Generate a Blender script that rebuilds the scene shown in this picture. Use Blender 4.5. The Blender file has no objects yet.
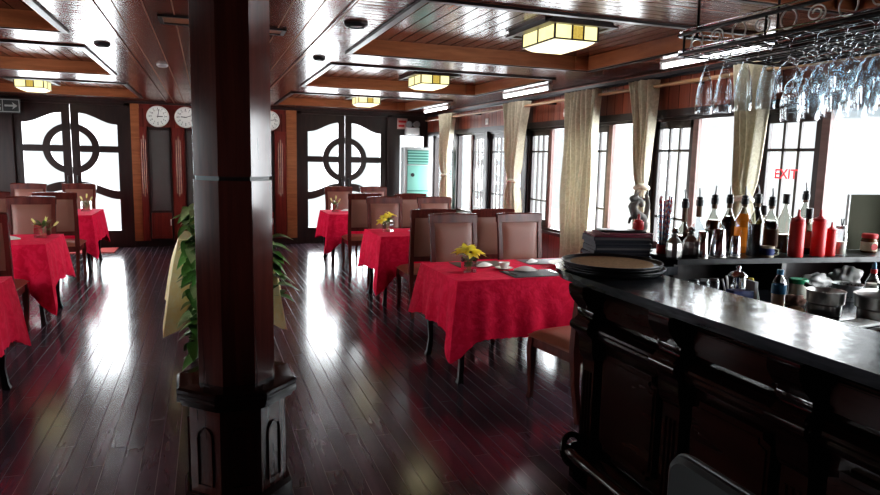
import bpy, bmesh, math, random
from mathutils import Vector, Matrix, Euler
random.seed(7)
PI = math.pi
sc = bpy.context.scene
col = sc.collection
R = math.radians

# ------------------------------------------------------------------ camera
F_PX, TH, PS, RO, H = 652., .135, .345, .0215, 1.58
fw = Vector((math.sin(PS)*math.cos(TH), math.cos(PS)*math.cos(TH), -math.sin(TH)))
r0 = Vector((math.cos(PS), -math.sin(PS), 0)); u0 = r0.cross(fw)
rt = math.cos(RO)*r0 + math.sin(RO)*u0; up = -math.sin(RO)*r0 + math.cos(RO)*u0
cd = bpy.data.cameras.new('camera'); cam = bpy.data.objects.new('camera', cd); col.objects.link(cam)
cd.sensor_fit = 'HORIZONTAL'; cd.sensor_width = 36; cd.lens = F_PX/880*36
cd.clip_start = .05
m = Matrix((( rt.x, up.x, -fw.x, 0), (rt.y, up.y, -fw.y, 0), (rt.z, up.z, -fw.z, H), (0, 0, 0, 1)))
cam.matrix_world = m
sc.camera = cam

# ------------------------------------------------------------------ materials
def newmat(name):
    mt = bpy.data.materials.new(name); mt.use_nodes = True
    nt = mt.node_tree; nt.nodes.clear()
    out = nt.nodes.new('ShaderNodeOutputMaterial')
    return mt, nt, out
def N(nt, typ, **kw):
    n = nt.nodes.new(typ)
    for k, v in kw.items():
        if k.startswith('i_'):
            n.inputs[k[2:].replace('_', ' ')].default_value = v
        else: setattr(n, k, v)
    return n
def math_(nt, op, a, b=None):
    n = nt.nodes.new('ShaderNodeMath'); n.operation = op
    for i, v in enumerate((a, b)):
        if v is None: continue
        if isinstance(v, (int, float)): n.inputs[i].default_value = v
        else: nt.links.new(v, n.inputs[i])
    return n.outputs[0]
def c4(c): return (c[0], c[1], c[2], 1)
def mixc(nt, fac, a, b):
    n = nt.nodes.new('ShaderNodeMix'); n.data_type = 'RGBA'
    for i, v in ((0, fac), (6, a), (7, b)):
        if isinstance(v, (int, float)): n.inputs[i].default_value = v
        elif isinstance(v, tuple): n.inputs[i].default_value = c4(v)
        else: nt.links.new(v, n.inputs[i])
    return n.outputs[2]

def plain(name, color, rough=.5, metal=0, spec=.5, var=.15, scale=6, bump=0, bscale=60, coat=0, trans=0, emit=None, sheen=0):
    mt, nt, out = newmat(name)
    p = N(nt, 'ShaderNodeBsdfPrincipled')
    tc = N(nt, 'ShaderNodeTexCoord')
    nz = N(nt, 'ShaderNodeTexNoise', i_Scale=scale, i_Detail=4.)
    nt.links.new(tc.outputs['Object'], nz.inputs['Vector'])
    dk = tuple(max(0, v*(1-var)) for v in color); lt = tuple(min(1, v*(1+var)) for v in color)
    nt.links.new(mixc(nt, nz.outputs['Fac'], dk, lt), p.inputs['Base Color'])
    p.inputs['Roughness'].default_value = rough; p.inputs['Metallic'].default_value = metal
    p.inputs['Specular IOR Level'].default_value = spec
    p.inputs['Coat Weight'].default_value = coat; p.inputs['Coat Roughness'].default_value = .08
    p.inputs['Transmission Weight'].default_value = trans
    if sheen: p.inputs['Sheen Weight'].default_value = sheen
    if emit:
        p.inputs['Emission Color'].default_value = c4(emit[0]); p.inputs['Emission Strength'].default_value = emit[1]
    if bump:
        n2 = N(nt, 'ShaderNodeTexNoise', i_Scale=bscale, i_Detail=3.)
        nt.links.new(tc.outputs['Object'], n2.inputs['Vector'])
        b = N(nt, 'ShaderNodeBump', i_Strength=bump, i_Distance=.01)
        nt.links.new(n2.outputs['Fac'], b.inputs['Height']); nt.links.new(b.outputs[0], p.inputs['Normal'])
    nt.links.new(p.outputs[0], out.inputs[0])
    return mt

def wood(name, dark, light, rough=.3, grain=(14, 1.2, 14), plank=None, axis=0, seam=(.3, .25, .22), seamw=.012, length=None, spec=.5, coat=0, wav=.06, seamdepth=.25, wavscale=3.0, rvar=.15, pvar=.55, ptilt=.05, pcup=0.):
    """varnished wood; plank width runs across `axis` (0 X, 1 Y), optional end joints every `length`"""
    mt, nt, out = newmat(name)
    p = N(nt, 'ShaderNodeBsdfPrincipled')
    tc = N(nt, 'ShaderNodeTexCoord')
    mp = N(nt, 'ShaderNodeMapping'); mp.inputs['Scale'].default_value = grain
    nt.links.new(tc.outputs['Object'], mp.inputs['Vector'])
    nz = N(nt, 'ShaderNodeTexNoise', i_Scale=1.6, i_Detail=6., i_Roughness=.62, i_Distortion=.6)
    nt.links.new(mp.outputs[0], nz.inputs['Vector'])
    rp = N(nt, 'ShaderNodeValToRGB')
    rp.color_ramp.elements[0].position = .32; rp.color_ramp.elements[0].color = c4(dark)
    rp.color_ramp.elements[1].position = .72; rp.color_ramp.elements[1].color = c4(light)
    nt.links.new(nz.outputs['Fac'], rp.inputs[0])
    colr = rp.outputs[0]
    nz2 = N(nt, 'ShaderNodeTexNoise', i_Scale=wavscale, i_Detail=2.)
    nt.links.new(tc.outputs['Object'], nz2.inputs['Vector'])
    height = math_(nt, 'MULTIPLY', nz2.outputs['Fac'], wav)
    if plank:
        sep = N(nt, 'ShaderNodeSeparateXYZ'); nt.links.new(tc.outputs['Object'], sep.inputs[0])
        u = math_(nt, 'DIVIDE', sep.outputs[axis], plank)
        pid = math_(nt, 'FLOOR', u)
        fr = math_(nt, 'FRACT', u)
        edge = math_(nt, 'MINIMUM', fr, math_(nt, 'SUBTRACT', 1., fr))
        sm = math_(nt, 'LESS_THAN', math_(nt, 'MULTIPLY', edge, plank), seamw/2)
        wn = N(nt, 'ShaderNodeTexWhiteNoise', noise_dimensions='2D')
        cb = N(nt, 'ShaderNodeCombineXYZ'); nt.links.new(pid, cb.inputs[0])
        if length:
            other = sep.outputs[1-axis] if axis < 2 else sep.outputs[0]
            w0 = N(nt, 'ShaderNodeTexWhiteNoise', noise_dimensions='1D'); nt.links.new(pid, w0.inputs['W'])
            v = math_(nt, 'ADD', math_(nt, 'DIVIDE', other, length), w0.outputs['Value'])
            nt.links.new(math_(nt, 'FLOOR', v), cb.inputs[1])
            fv = math_(nt, 'FRACT', v)
            sm = math_(nt, 'MAXIMUM', sm, math_(nt, 'LESS_THAN', math_(nt, 'MULTIPLY', fv, length), seamw))
        nt.links.new(cb.outputs[0], wn.inputs['Vector'])
        shade = math_(nt, 'ADD', math_(nt, 'MULTIPLY', wn.outputs['Value'], pvar), 1-pvar/2)
        mul = N(nt, 'ShaderNodeVectorMath', operation='SCALE')
        nt.links.new(colr, mul.inputs[0]); nt.links.new(shade, mul.inputs['Scale'])
        colr = mixc(nt, sm, mul.outputs[0], seam)
        height = math_(nt, 'SUBTRACT', height, math_(nt, 'MULTIPLY', sm, seamdepth))
        tilt = math_(nt, 'MULTIPLY', math_(nt, 'SUBTRACT', wn.outputs['Value'], .5), math_(nt, 'MULTIPLY', fr, ptilt))
        height = math_(nt, 'ADD', height, tilt)
        cup_ = math_(nt, 'MULTIPLY', math_(nt, 'POWER', math_(nt, 'SUBTRACT', fr, .5), 2.), pcup)
        height = math_(nt, 'SUBTRACT', height, cup_)
    nt.links.new(colr, p.inputs['Base Color'])
    rr = math_(nt, 'ADD', math_(nt, 'MULTIPLY', nz2.outputs['Fac'], rvar), rough-rvar/2)
    if plank: rr = math_(nt, 'MAXIMUM', rr, math_(nt, 'MULTIPLY', sm, .8))
    nt.links.new(rr, p.inputs['Roughness'])
    if plank:
        nt.links.new(math_(nt, 'MULTIPLY', math_(nt, 'SUBTRACT', 1., sm), spec), p.inputs['Specular IOR Level'])
        nt.links.new(math_(nt, 'MULTIPLY', math_(nt, 'SUBTRACT', 1., sm), coat), p.inputs['Coat Weight'])
    else:
        p.inputs['Specular IOR Level'].default_value = spec; p.inputs['Coat Weight'].default_value = coat
    p.inputs['Coat Roughness'].default_value = .07
    b = N(nt, 'ShaderNodeBump', i_Strength=.35, i_Distance=.02)
    nt.links.new(height, b.inputs['Height']); nt.links.new(b.outputs[0], p.inputs['Normal'])
    nt.links.new(p.outputs[0], out.inputs[0])
    return mt

def thin_glass(name, tint=(.96, .98, .98), edge=(.25, .28, .3), gloss=1.0, rough=.02):
    mt, nt, out = newmat(name)
    lw = N(nt, 'ShaderNodeLayerWeight', i_Blend=.35)
    t = N(nt, 'ShaderNodeBsdfTransparent')
    pw = math_(nt, 'POWER', lw.outputs['Facing'], 2.2)
    nt.links.new(mixc(nt, pw, tint, edge), t.inputs[0])
    g = N(nt, 'ShaderNodeBsdfGlossy', i_Roughness=rough)
    g.inputs[0].default_value = (1, 1, 1, 1)
    l2 = N(nt, 'ShaderNodeLayerWeight', i_Blend=.5)
    f5 = math_(nt, 'POWER', l2.outputs['Facing'], 4.)
    fz = math_(nt, 'MINIMUM', math_(nt, 'MULTIPLY', math_(nt, 'ADD', math_(nt, 'MULTIPLY', f5, .8), .045), gloss), .75)
    mx = N(nt, 'ShaderNodeMixShader')
    nt.links.new(fz, mx.inputs[0])
    nt.links.new(t.outputs[0], mx.inputs[1]); nt.links.new(g.outputs[0], mx.inputs[2])
    nt.links.new(mx.outputs[0], out.inputs[0])
    return mt

def cloth_mat(name, color, color2, pscale=9, rough=.75, translucent=0., bump=.5, sheen=0., fabric=True):
    mt, nt, out = newmat(name)
    p = N(nt, 'ShaderNodeBsdfPrincipled'); tc = N(nt, 'ShaderNodeTexCoord')
    vz = N(nt, 'ShaderNodeTexNoise', i_Scale=pscale, i_Detail=3., i_Distortion=1.8)
    nt.links.new(tc.outputs['Object'], vz.inputs['Vector'])
    rp = N(nt, 'ShaderNodeValToRGB')
    rp.color_ramp.elements[0].position = .45; rp.color_ramp.elements[0].color = c4(color)
    rp.color_ramp.elements[1].position = .58; rp.color_ramp.elements[1].color = c4(color2)
    nt.links.new(vz.outputs['Fac'], rp.inputs[0]); nt.links.new(rp.outputs[0], p.inputs['Base Color'])
    p.inputs['Roughness'].default_value = rough; p.inputs['Sheen Weight'].default_value = sheen
    p.inputs['Specular IOR Level'].default_value = .12
    n2 = N(nt, 'ShaderNodeTexNoise', i_Scale=7., i_Detail=4.); nt.links.new(tc.outputs['Object'], n2.inputs['Vector'])
    b = N(nt, 'ShaderNodeBump', i_Strength=bump, i_Distance=.03)
    nt.links.new(n2.outputs['Fac'], b.inputs['Height']); nt.links.new(b.outputs[0], p.inputs['Normal'])
    if translucent:
        tr = N(nt, 'ShaderNodeBsdfTranslucent'); nt.links.new(rp.outputs[0], tr.inputs[0])
        mx = N(nt, 'ShaderNodeMixShader'); mx.inputs[0].default_value = translucent
        nt.links.new(p.outputs[0], mx.inputs[1]); nt.links.new(tr.outputs[0], mx.inputs[2]); nt.links.new(mx.outputs[0], out.inputs[0])
    else: nt.links.new(p.outputs[0], out.inputs[0])
    return mt

def emission(name, color, strength, var=.25, scale=12):
    mt, nt, out = newmat(name)
    e = N(nt, 'ShaderNodeEmission'); tc = N(nt, 'ShaderNodeTexCoord')
    nz = N(nt, 'ShaderNodeTexNoise', i_Scale=scale, i_Detail=3.); nt.links.new(tc.outputs['Object'], nz.inputs['Vector'])
    nt.links.new(mixc(nt, nz.outputs['Fac'], tuple(v*(1-var) for v in color), tuple(min(1, v*(1+var)) for v in color)), e.inputs[0])
    e.inputs[1].default_value = strength
    nt.links.new(e.outputs[0], out.inputs[0])
    return mt

M = {}
M['floor'] = wood('floor_planks', (.050, .033, .044), (.092, .056, .074), rough=.17, grain=(10, .8, 10), plank=.088, axis=0, seam=(.20, .16, .165), seamw=.0032, ptilt=.025, length=1.5, spec=.8, coat=0, wav=.035, seamdepth=.04, wavscale=3., rvar=.10, pvar=.5)
M['ceil_long'] = wood('ceiling_planks_long', (.09, .028, .018), (.17, .056, .036), rough=.2, grain=(12, .7, 12), plank=.155, axis=0, seam=(.26, .16, .12), seamw=.008, ptilt=.25, spec=.26, wav=.10, seamdepth=.12, wavscale=2.5, rvar=.12)
M['ceil_tray'] = wood('ceiling_planks_tray', (.10, .034, .022), (.19, .066, .042), rough=.2, grain=(12, .7, 12), plank=.11, axis=0, seam=(.012, .005, .004), seamw=.009, ptilt=.25, spec=.38, wav=.10, seamdepth=.6, wavscale=2.5, rvar=.1, pvar=.8)
M['ceil_cross'] = wood('ceiling_planks_cross', (.085, .028, .019), (.17, .056, .036), rough=.2, grain=(.7, 12, 12), plank=.075, axis=1, seam=(.02, .008, .006), seamw=.006, ptilt=.3, pcup=.25, spec=.16, wav=.08, seamdepth=.3, wavscale=2.5, rvar=.1)
M['riser'] = wood('orange_wood', (.22, .075, .030), (.36, .135, .058), rough=.34, grain=(1.5, 1.5, 14), spec=.5)
M['redwood'] = wood('red_wood', (.11, .014, .011), (.20, .030, .020), rough=.32, grain=(12, 12, 1.0), spec=.5)
M['redpanel'] = wood('red_wood_boards', (.15, .036, .020), (.27, .072, .038), rough=.35, grain=(12, 12, 1.0), plank=.14, axis=1, seam=(.02, .004, .004), seamw=.006, spec=.5)
M['redpanelx'] = wood('red_wood_boards_across', (.10, .014, .010), (.18, .03, .018), rough=.35, grain=(12, 12, 1.0), plank=.16, axis=0, seam=(.02, .004, .004), seamw=.005, spec=.5)
M['darkwood'] = wood('dark_wood', (.014, .008, .008), (.035, .018, .016), rough=.32, grain=(10, 10, 1.0), spec=.5)
M['legwood'] = plain('black_stained_wood', (.010, .006, .006), rough=.35, spec=.35)
M['barwood'] = wood('bar_dark_mahogany', (.006, .0025, .0025), (.016, .005, .004), rough=.10, grain=(10, 1.0, 10), spec=.55, rvar=.04, wav=.02)
M['barpanel'] = wood('bar_panel_mahogany', (.012, .0035, .003), (.026, .007, .005), rough=.16, grain=(10, 1.0, 10), spec=.16, rvar=.04, wav=.02)
M['counter'] = wood('polished_counter', (.012, .014, .018), (.042, .045, .053), rough=.2, grain=(26, 2.2, 10), spec=.34, wav=.35, wavscale=9., rvar=.2)
M['pillar'] = wood('pillar_mahogany', (.040, .010, .008), (.090, .020, .015), rough=.13, grain=(14, 14, .7), spec=.55, rvar=.05, wav=.02)
M['chairwood'] = wood('chair_mahogany', (.05, .010, .009), (.13, .028, .020), rough=.25, grain=(10, 10, 1.0), spec=.55, rvar=.08)
M['leather'] = plain('brown_leather', (.20, .088, .064), rough=.42, var=.12, scale=5, bump=.15, bscale=160)
M['leather_seat'] = plain('seat_leather', (.22, .075, .046), rough=.36, var=.12, scale=5, bump=.12, bscale=160)
M['redcloth'] = cloth_mat('red_damask', (.72, .010, .060), (.80, .020, .085), pscale=11)
M['yellowcloth'] = cloth_mat('yellow_satin', (.97, .85, .50), (.98, .90, .60), pscale=16, rough=.5, translucent=.35)
M['curtain'] = cloth_mat('beige_satin', (.57, .525, .40), (.66, .62, .49), pscale=22, rough=.42, translucent=.10, bump=.15)
M['curtain_tie'] = cloth_mat('beige_satin_tie', (.60, .55, .42), (.66, .62, .50), pscale=22, rough=.45, bump=.15)
M['glass'] = thin_glass('clear_glass', tint=(.95, .97, .98), edge=(.60, .63, .66), gloss=1.6)
M['pane'] = thin_glass('window_pane', tint=(.97, .985, .985), edge=(.8, .84, .85), gloss=.8)
M['darkglass'] = plain('dark_cabinet_glass', (.10, .094, .09), rough=.14, var=.1, spec=.8)
M['white'] = plain('white_plastic', (.66, .67, .66), rough=.4, var=.04)
M['porcelain'] = plain('white_porcelain', (.82, .80, .77), rough=.18, var=.03)
M['napkin'] = plain('white_napkin', (.80, .77, .76), rough=.85, var=.04, bump=.2)
M['acwhite'] = plain('off_white_enamel', (.40, .42, .42), rough=.4, var=.04)
M['aqua'] = plain('aqua_panel', (.20, .44, .38), rough=.3, var=.05)
M['aqua_dark'] = plain('aqua_grille', (.045, .17, .14), rough=.4)
M['black'] = plain('black_plastic', (.012, .012, .014), rough=.35)
M['blackmetal'] = plain('black_iron', (.016, .015, .015), rough=.3, metal=.6)
M['chrome'] = plain('chrome', (.72, .73, .75), rough=.12, metal=1, var=.05)
M['steel'] = plain('brushed_steel', (.52, .51, .49), rough=.32, metal=1, var=.12)
M['brass'] = plain('brass', (.55, .38, .16), rough=.3, metal=1)
M['rodwood'] = wood('rod_wood', (.24, .13, .06), (.36, .22, .12), rough=.4)
M['lampglass'] = emission('warm_lamp_glass', (1.0, .80, .38), .78, var=.2, scale=9)
M['lampbowl'] = emission('warm_lamp_bowl', (1.0, .88, .54), 1.15, var=.12, scale=5)
M['lampamber'] = emission('amber_lamp_pane', (.80, .50, .12), .45, var=.55, scale=70)
M['tube'] = emission('fluorescent_tube', (.95, .97, 1.0), 7, var=.02)
M['leaf'] = plain('glossy_leaf', (.085, .22, .05), rough=.28, var=.5, scale=14)
M['leaf_pale'] = plain('pale_leaf', (.34, .44, .22), rough=.38, var=.55, scale=18)
M['stem'] = plain('green_stem', (.12, .22, .05), rough=.5)
M['petal'] = cloth_mat('yellow_petal', (.92, .80, .10), (.95, .86, .22), pscale=25, rough=.5, translucent=.4, bump=.1)
M['petal_pale'] = cloth_mat('pale_yellow_bud', (.78, .76, .34), (.84, .82, .45), pscale=25, rough=.5, translucent=.35, bump=.1)
M['bottleglass'] = thin_glass('tinted_bottle_glass', tint=(.66, .66, .62), edge=(.16, .16, .15), gloss=1.6)
M['water'] = thin_glass('vase_water', tint=(.95, .97, .96), edge=(.8, .86, .84), gloss=.6)
M['vaseglass'] = thin_glass('vase_glass', tint=(.97, .98, .98), edge=(.72, .78, .78), gloss=3.2)
M['mat_dark'] = plain('dark_placemat', (.045, .040, .042), rough=.6, var=.2, bump=.2, bscale=200)
M['mat_brown'] = plain('brown_placemat', (.11, .075, .055), rough=.6, var=.2, bump=.2, bscale=200)
M['mat_grey'] = plain('grey_placemat', (.17, .16, .16), rough=.5, var=.2, bump=.2, bscale=200)
M['menu'] = plain('navy_menu_cover', (.016, .020, .034), rough=.45, var=.2)
M['menu_red'] = plain('maroon_menu_cover', (.20, .020, .050), rough=.45, var=.2)
M['cork'] = plain('brown_cork', (.36, .22, .11), rough=.8, var=.5, scale=60, bump=.4, bscale=220)
M['stone'] = plain('grey_carved_stone', (.30, .29, .27), rough=.7, var=.35, scale=24, bump=.4)
M['redplastic'] = plain('red_plastic', (.62, .030, .032), rough=.35, var=.06)
M['redcap'] = plain('red_cap', (.50, .020, .025), rough=.4)
M['cola'] = plain('dark_liquor', (.022, .008, .005), rough=.08, spec=.7)
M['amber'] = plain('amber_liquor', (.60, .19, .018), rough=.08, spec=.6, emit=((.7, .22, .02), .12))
M['brownliq'] = plain('brown_liquor', (.11, .035, .012), rough=.08, spec=.6)
M['lemon'] = plain('yellow_liquor', (.62, .48, .05), rough=.1, spec=.6)
M['label_cream'] = plain('cream_label', (.62, .55, .42), rough=.6, var=.25, scale=40)
M['label_brown'] = plain('brown_label', (.16, .10, .06), rough=.6, var=.5, scale=50)
M['label_blue'] = plain('blue_label', (.02, .13, .24), rough=.4, var=.4, scale=30)
M['carton_blue'] = plain('blue_carton', (.015, .035, .17), rough=.4, var=.1)
M['milk'] = plain('cloudy_contents', (.56, .55, .47), rough=.4, var=.1)
M['tan'] = plain('tan_liquid', (.60, .42, .24), rough=.3, var=.2)
M['greenlid'] = plain('green_lid', (.01, .30, .13), rough=.35)
M['plasticbag'] = plain('white_plastic_bag', (.46, .45, .44), rough=.35, var=.12, scale=12, bump=.8, bscale=18)
M['browncloth'] = plain('brown_rag', (.10, .04, .025), rough=.9, var=.5, scale=16, bump=.8, bscale=30)
M['bread'] = plain('tan_rag', (.45, .30, .18), rough=.85, var=.5, scale=25, bump=.7, bscale=40)
M['board'] = plain('olive_board', (.062, .062, .045), rough=.8, spec=.1, var=.06)
M['stoolfab'] = plain('charcoal_vinyl', (.022, .026, .027), rough=.42, var=.1)
M['stoolpipe'] = plain('charcoal_piping', (.05, .055, .058), rough=.35)
M['clockface'] = plain('clock_face', (.80, .81, .76), rough=.4, var=.02)
M['signdark'] = plain('dark_sign', (.03, .035, .036), rough=.4)
M['signline'] = plain('sign_line', (.33, .36, .34), rough=.5)
M['signpink'] = plain('pale_pink_sign', (.60, .42, .38), rough=.4, var=.1)
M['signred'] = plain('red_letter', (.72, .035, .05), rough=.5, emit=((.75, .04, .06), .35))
M['redmat'] = plain('red_doormat', (.42, .05, .045), rough=.95, var=.3, scale=60, bump=.4, bscale=180)
M['frame_pink'] = wood('brown_mullion', (.13, .06, .05), (.20, .10, .085), rough=.4)
M['pot'] = plain('terracotta_pot', (.16, .06, .035), rough=.6, var=.2)
M['soil'] = plain('potting_soil', (.03, .02, .014), rough=.95, var=.4, scale=60, bump=.6)
M['grey'] = plain('grey_metal', (.30, .31, .31), rough=.4, metal=.5)
M['whiteplate'] = plain('white_switch', (.72, .71, .66), rough=.4)
M['bluestripe'] = plain('blue_paper', (.05, .07, .25), rough=.6)
M['outside'] = plain('pale_deck_paint', (.62, .64, .65), rough=.6, var=.05)

# striped drinking straws
def stripes(name, a, b, scale):
    mt, nt, out = newmat(name)
    p = N(nt, 'ShaderNodeBsdfPrincipled', i_Roughness=.5); tc = N(nt, 'ShaderNodeTexCoord')
    w = N(nt, 'ShaderNodeTexWave', i_Scale=scale); w.bands_direction = 'DIAGONAL'
    nt.links.new(tc.outputs['Object'], w.inputs['Vector'])
    nt.links.new(mixc(nt, math_(nt, 'GREATER_THAN', w.outputs['Fac'], .5), a, b), p.inputs['Base Color'])
    nt.links.new(p.outputs[0], out.inputs[0]); return mt
M['straw_red'] = stripes('red_striped_paper', (.45, .03, .04), (.55, .42, .40), 22)
M['straw_blue'] = stripes('blue_striped_paper', (.05, .07, .22), (.40, .12, .14), 22)

# ------------------------------------------------------------------ mesh builder
class MB:
    def __init__(s): s.bm = bmesh.new()
    def _add(s, verts, faces, mtx=None):
        vs = [s.bm.verts.new(mtx @ Vector(v) if mtx else v) for v in verts]
        for f in faces:
            try: s.bm.faces.new([vs[i] for i in f])
            except ValueError: pass
        return s
    def box(s, x0, x1, y0, y1, z0, z1, mtx=None, bev=0):
        if bev:
            b = bmesh.new()
            v = [b.verts.new(p) for p in ((x0,y0,z0),(x1,y0,z0),(x1,y1,z0),(x0,y1,z0),(x0,y0,z1),(x1,y0,z1),(x1,y1,z1),(x0,y1,z1))]
            for f in ((0,3,2,1),(4,5,6,7),(0,1,5,4),(1,2,6,5),(2,3,7,6),(3,0,4,7)): b.faces.new([v[i] for i in f])
            bmesh.ops.bevel(b, geom=list(b.edges), offset=bev, segments=2, affect='EDGES', profile=.6)
            b.verts.index_update()
            vv = [tuple(q.co) for q in b.verts]; ff = [[q.index for q in f.verts] for f in b.faces]; b.free()
            return s._add(vv, ff, mtx)
        return s._add(((x0,y0,z0),(x1,y0,z0),(x1,y1,z0),(x0,y1,z0),(x0,y0,z1),(x1,y0,z1),(x1,y1,z1),(x0,y1,z1)),
                      ((0,3,2,1),(4,5,6,7),(0,1,5,4),(1,2,6,5),(2,3,7,6),(3,0,4,7)), mtx)
    def lathe(s, prof, seg=20, mtx=None, cap0=True, cap1=True, ph=0):
        vs, fs = [], []
        for r, z in prof:
            for k in range(seg):
                a = 2*PI*k/seg + ph; vs.append((r*math.cos(a), r*math.sin(a), z))
        n = len(prof)
        for i in range(n-1):
            for k in range(seg):
                fs.append((i*seg+k, i*seg+(k+1)%seg, (i+1)*seg+(k+1)%seg, (i+1)*seg+k))
        if cap0: fs.append(tuple(range(seg-1, -1, -1)))
        if cap1: fs.append(tuple((n-1)*seg+k for k in range(seg)))
        return s._add(vs, fs, mtx)
    def tube(s, pts, r, seg=8, closed=False, mtx=None):
        pts = [Vector(p) for p in pts]; n = len(pts)
        rs = r if isinstance(r, (list, tuple)) else [r]*n
        vs, fs = [], []; prev = None
        for i, p in enumerate(pts):
            if closed: t = pts[(i+1) % n]-pts[i-1]
            else: t = pts[min(i+1, n-1)]-pts[max(i-1, 0)]
            t.normalize()
            if prev is None:
                a = Vector((0, 0, 1)) if abs(t.z) < .9 else Vector((1, 0, 0))
                prev = t.cross(a).normalized()
            u = (prev - t*prev.dot(t)).normalized(); prev = u; w = t.cross(u)
            for k in range(seg):
                a = 2*PI*k/seg; vs.append(p + u*math.cos(a)*rs[i] + w*math.sin(a)*rs[i])
        for i in range(n if closed else n-1):
            j = (i+1) % n
            for k in range(seg): fs.append((i*seg+k, i*seg+(k+1)%seg, j*seg+(k+1)%seg, j*seg+k))
        if not closed:
            fs.append(tuple(range(seg-1, -1, -1))); fs.append(tuple((n-1)*seg+k for k in range(seg)))
        return s._add(vs, fs, mtx)
    def sweep(s, secs):
        """loft a list of equal length loops, capped"""
        n = len(secs[0]); vs = [v for q in secs for v in q]; fs = []
        for i in range(len(secs)-1):
            for k in range(n): fs.append((i*n+k, i*n+(k+1)%n, (i+1)*n+(k+1)%n, (i+1)*n+k))
        fs.append(tuple(range(n-1, -1, -1))); fs.append(tuple((len(secs)-1)*n+k for k in range(n)))
        return s._add(vs, fs)
    def prism(s, poly, a0, a1, axis='z', mtx=None):
        """extrude 2-D polygon; axis x: poly=(y,z); y: poly=(x,z); z: poly=(x,y)"""
        f = {'x': lambda p, a: (a, p[0], p[1]), 'y': lambda p, a: (p[0], a, p[1]), 'z': lambda p, a: (p[0], p[1], a)}[axis]
        n = len(poly); vs = [f(p, a0) for p in poly]+[f(p, a1) for p in poly]
        fs = [tuple(range(n-1, -1, -1)), tuple(range(n, 2*n))]+[(k, (k+1)%n, n+(k+1)%n, n+k) for k in range(n)]
        return s._add(vs, fs, mtx)
    def grid(s, P, nu, nv, closed_u=False):
        vs = [P(i, j) for j in range(nv) for i in range(nu)]; fs = []
        for j in range(nv-1):
            for i in range(nu if closed_u else nu-1):
                i2 = (i+1) % nu; fs.append((j*nu+i, j*nu+i2, (j+1)*nu+i2, (j+1)*nu+i))
        return s._add(vs, fs)
    def ball(s, c, r, sx=1, sy=1, sz=1, seg=12, rings=8, fn=None):
        vs, fs = [], []
        for j in range(rings+1):
            t = PI*j/rings
            for k in range(seg):
                a = 2*PI*k/seg; d = Vector((math.sin(t)*math.cos(a), math.sin(t)*math.sin(a), math.cos(t)))
                q = fn(d) if fn else 1
                vs.append((c[0]+d.x*r*sx*q, c[1]+d.y*r*sy*q, c[2]+d.z*r*sz*q))
        for j in range(rings):
            for k in range(seg): fs.append((j*seg+k, (j+1)*seg+k, (j+1)*seg+(k+1)%seg, j*seg+(k+1)%seg))
        return s._add(vs, fs)
    def build(s, name, mat, parent=None, smooth=38, loc=None):
        bm = s.bm
        bmesh.ops.remove_doubles(bm, verts=bm.verts, dist=1e-5)
        bmesh.ops.recalc_face_normals(bm, faces=bm.faces)
        me = bpy.data.meshes.new(name); bm.to_mesh(me); bm.free()
        me.materials.append(M[mat] if isinstance(mat, str) else mat)
        if smooth:
            for p in me.polygons: p.use_smooth = True
            me.set_sharp_from_angle(angle=R(smooth))
        o = bpy.data.objects.new(name, me); col.objects.link(o)
        if parent: o.parent = parent
        if loc: o.location = loc
        return o

def tag(o, label, cat, group=None):
    o['label'] = label; o['category'] = cat
    if group: o['group'] = group
    return o
def thing(name, label, cat, loc=(0, 0, 0), rz=0, group=None):
    o = bpy.data.objects.new(name, None); col.objects.link(o); o.empty_display_size = .1
    o.location = loc; o.rotation_euler = (0, 0, rz)
    return tag(o, label, cat, group)
def struct(o): o['kind'] = 'structure'; return o
def sempty(name, loc=(0, 0, 0)):
    o = bpy.data.objects.new(name, None); col.objects.link(o); o.location = loc; o['kind'] = 'structure'; return o
def dup(root, loc, rz=0, label=None, group=None):
    r = root.copy(); col.objects.link(r); r.location = loc; r.rotation_euler = (0, 0, rz)
    if label: r['label'] = label
    if group: r['group'] = group
    for ch in list(root.children):
        c = ch.copy(); col.objects.link(c); c.parent = r
        for g in list(ch.children):
            d = g.copy(); col.objects.link(d); d.parent = c
    return r
def T(x=0, y=0, z=0, rx=0, ry=0, rz=0): return Matrix.Translation((x, y, z)) @ Euler((rx, ry, rz)).to_matrix().to_4x4()
def text_obj(s, name, size, mat, mtx, parent=None, depth=.002):
    cu = bpy.data.curves.new(name, 'FONT'); cu.body = s; cu.size = size; cu.align_x = 'CENTER'; cu.align_y = 'CENTER'; cu.extrude = depth; cu.offset = size*.012
    t = bpy.data.objects.new(name, cu); col.objects.link(t)
    bpy.context.view_layer.update()
    me = bpy.data.meshes.new_from_object(t.evaluated_get(bpy.context.evaluated_depsgraph_get()))
    bpy.data.objects.remove(t); me.transform(mtx); me.materials.clear(); me.materials.append(M[mat])
    o = bpy.data.objects.new(name, me); col.objects.link(o)
    if parent: o.parent = parent
    return o

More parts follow.
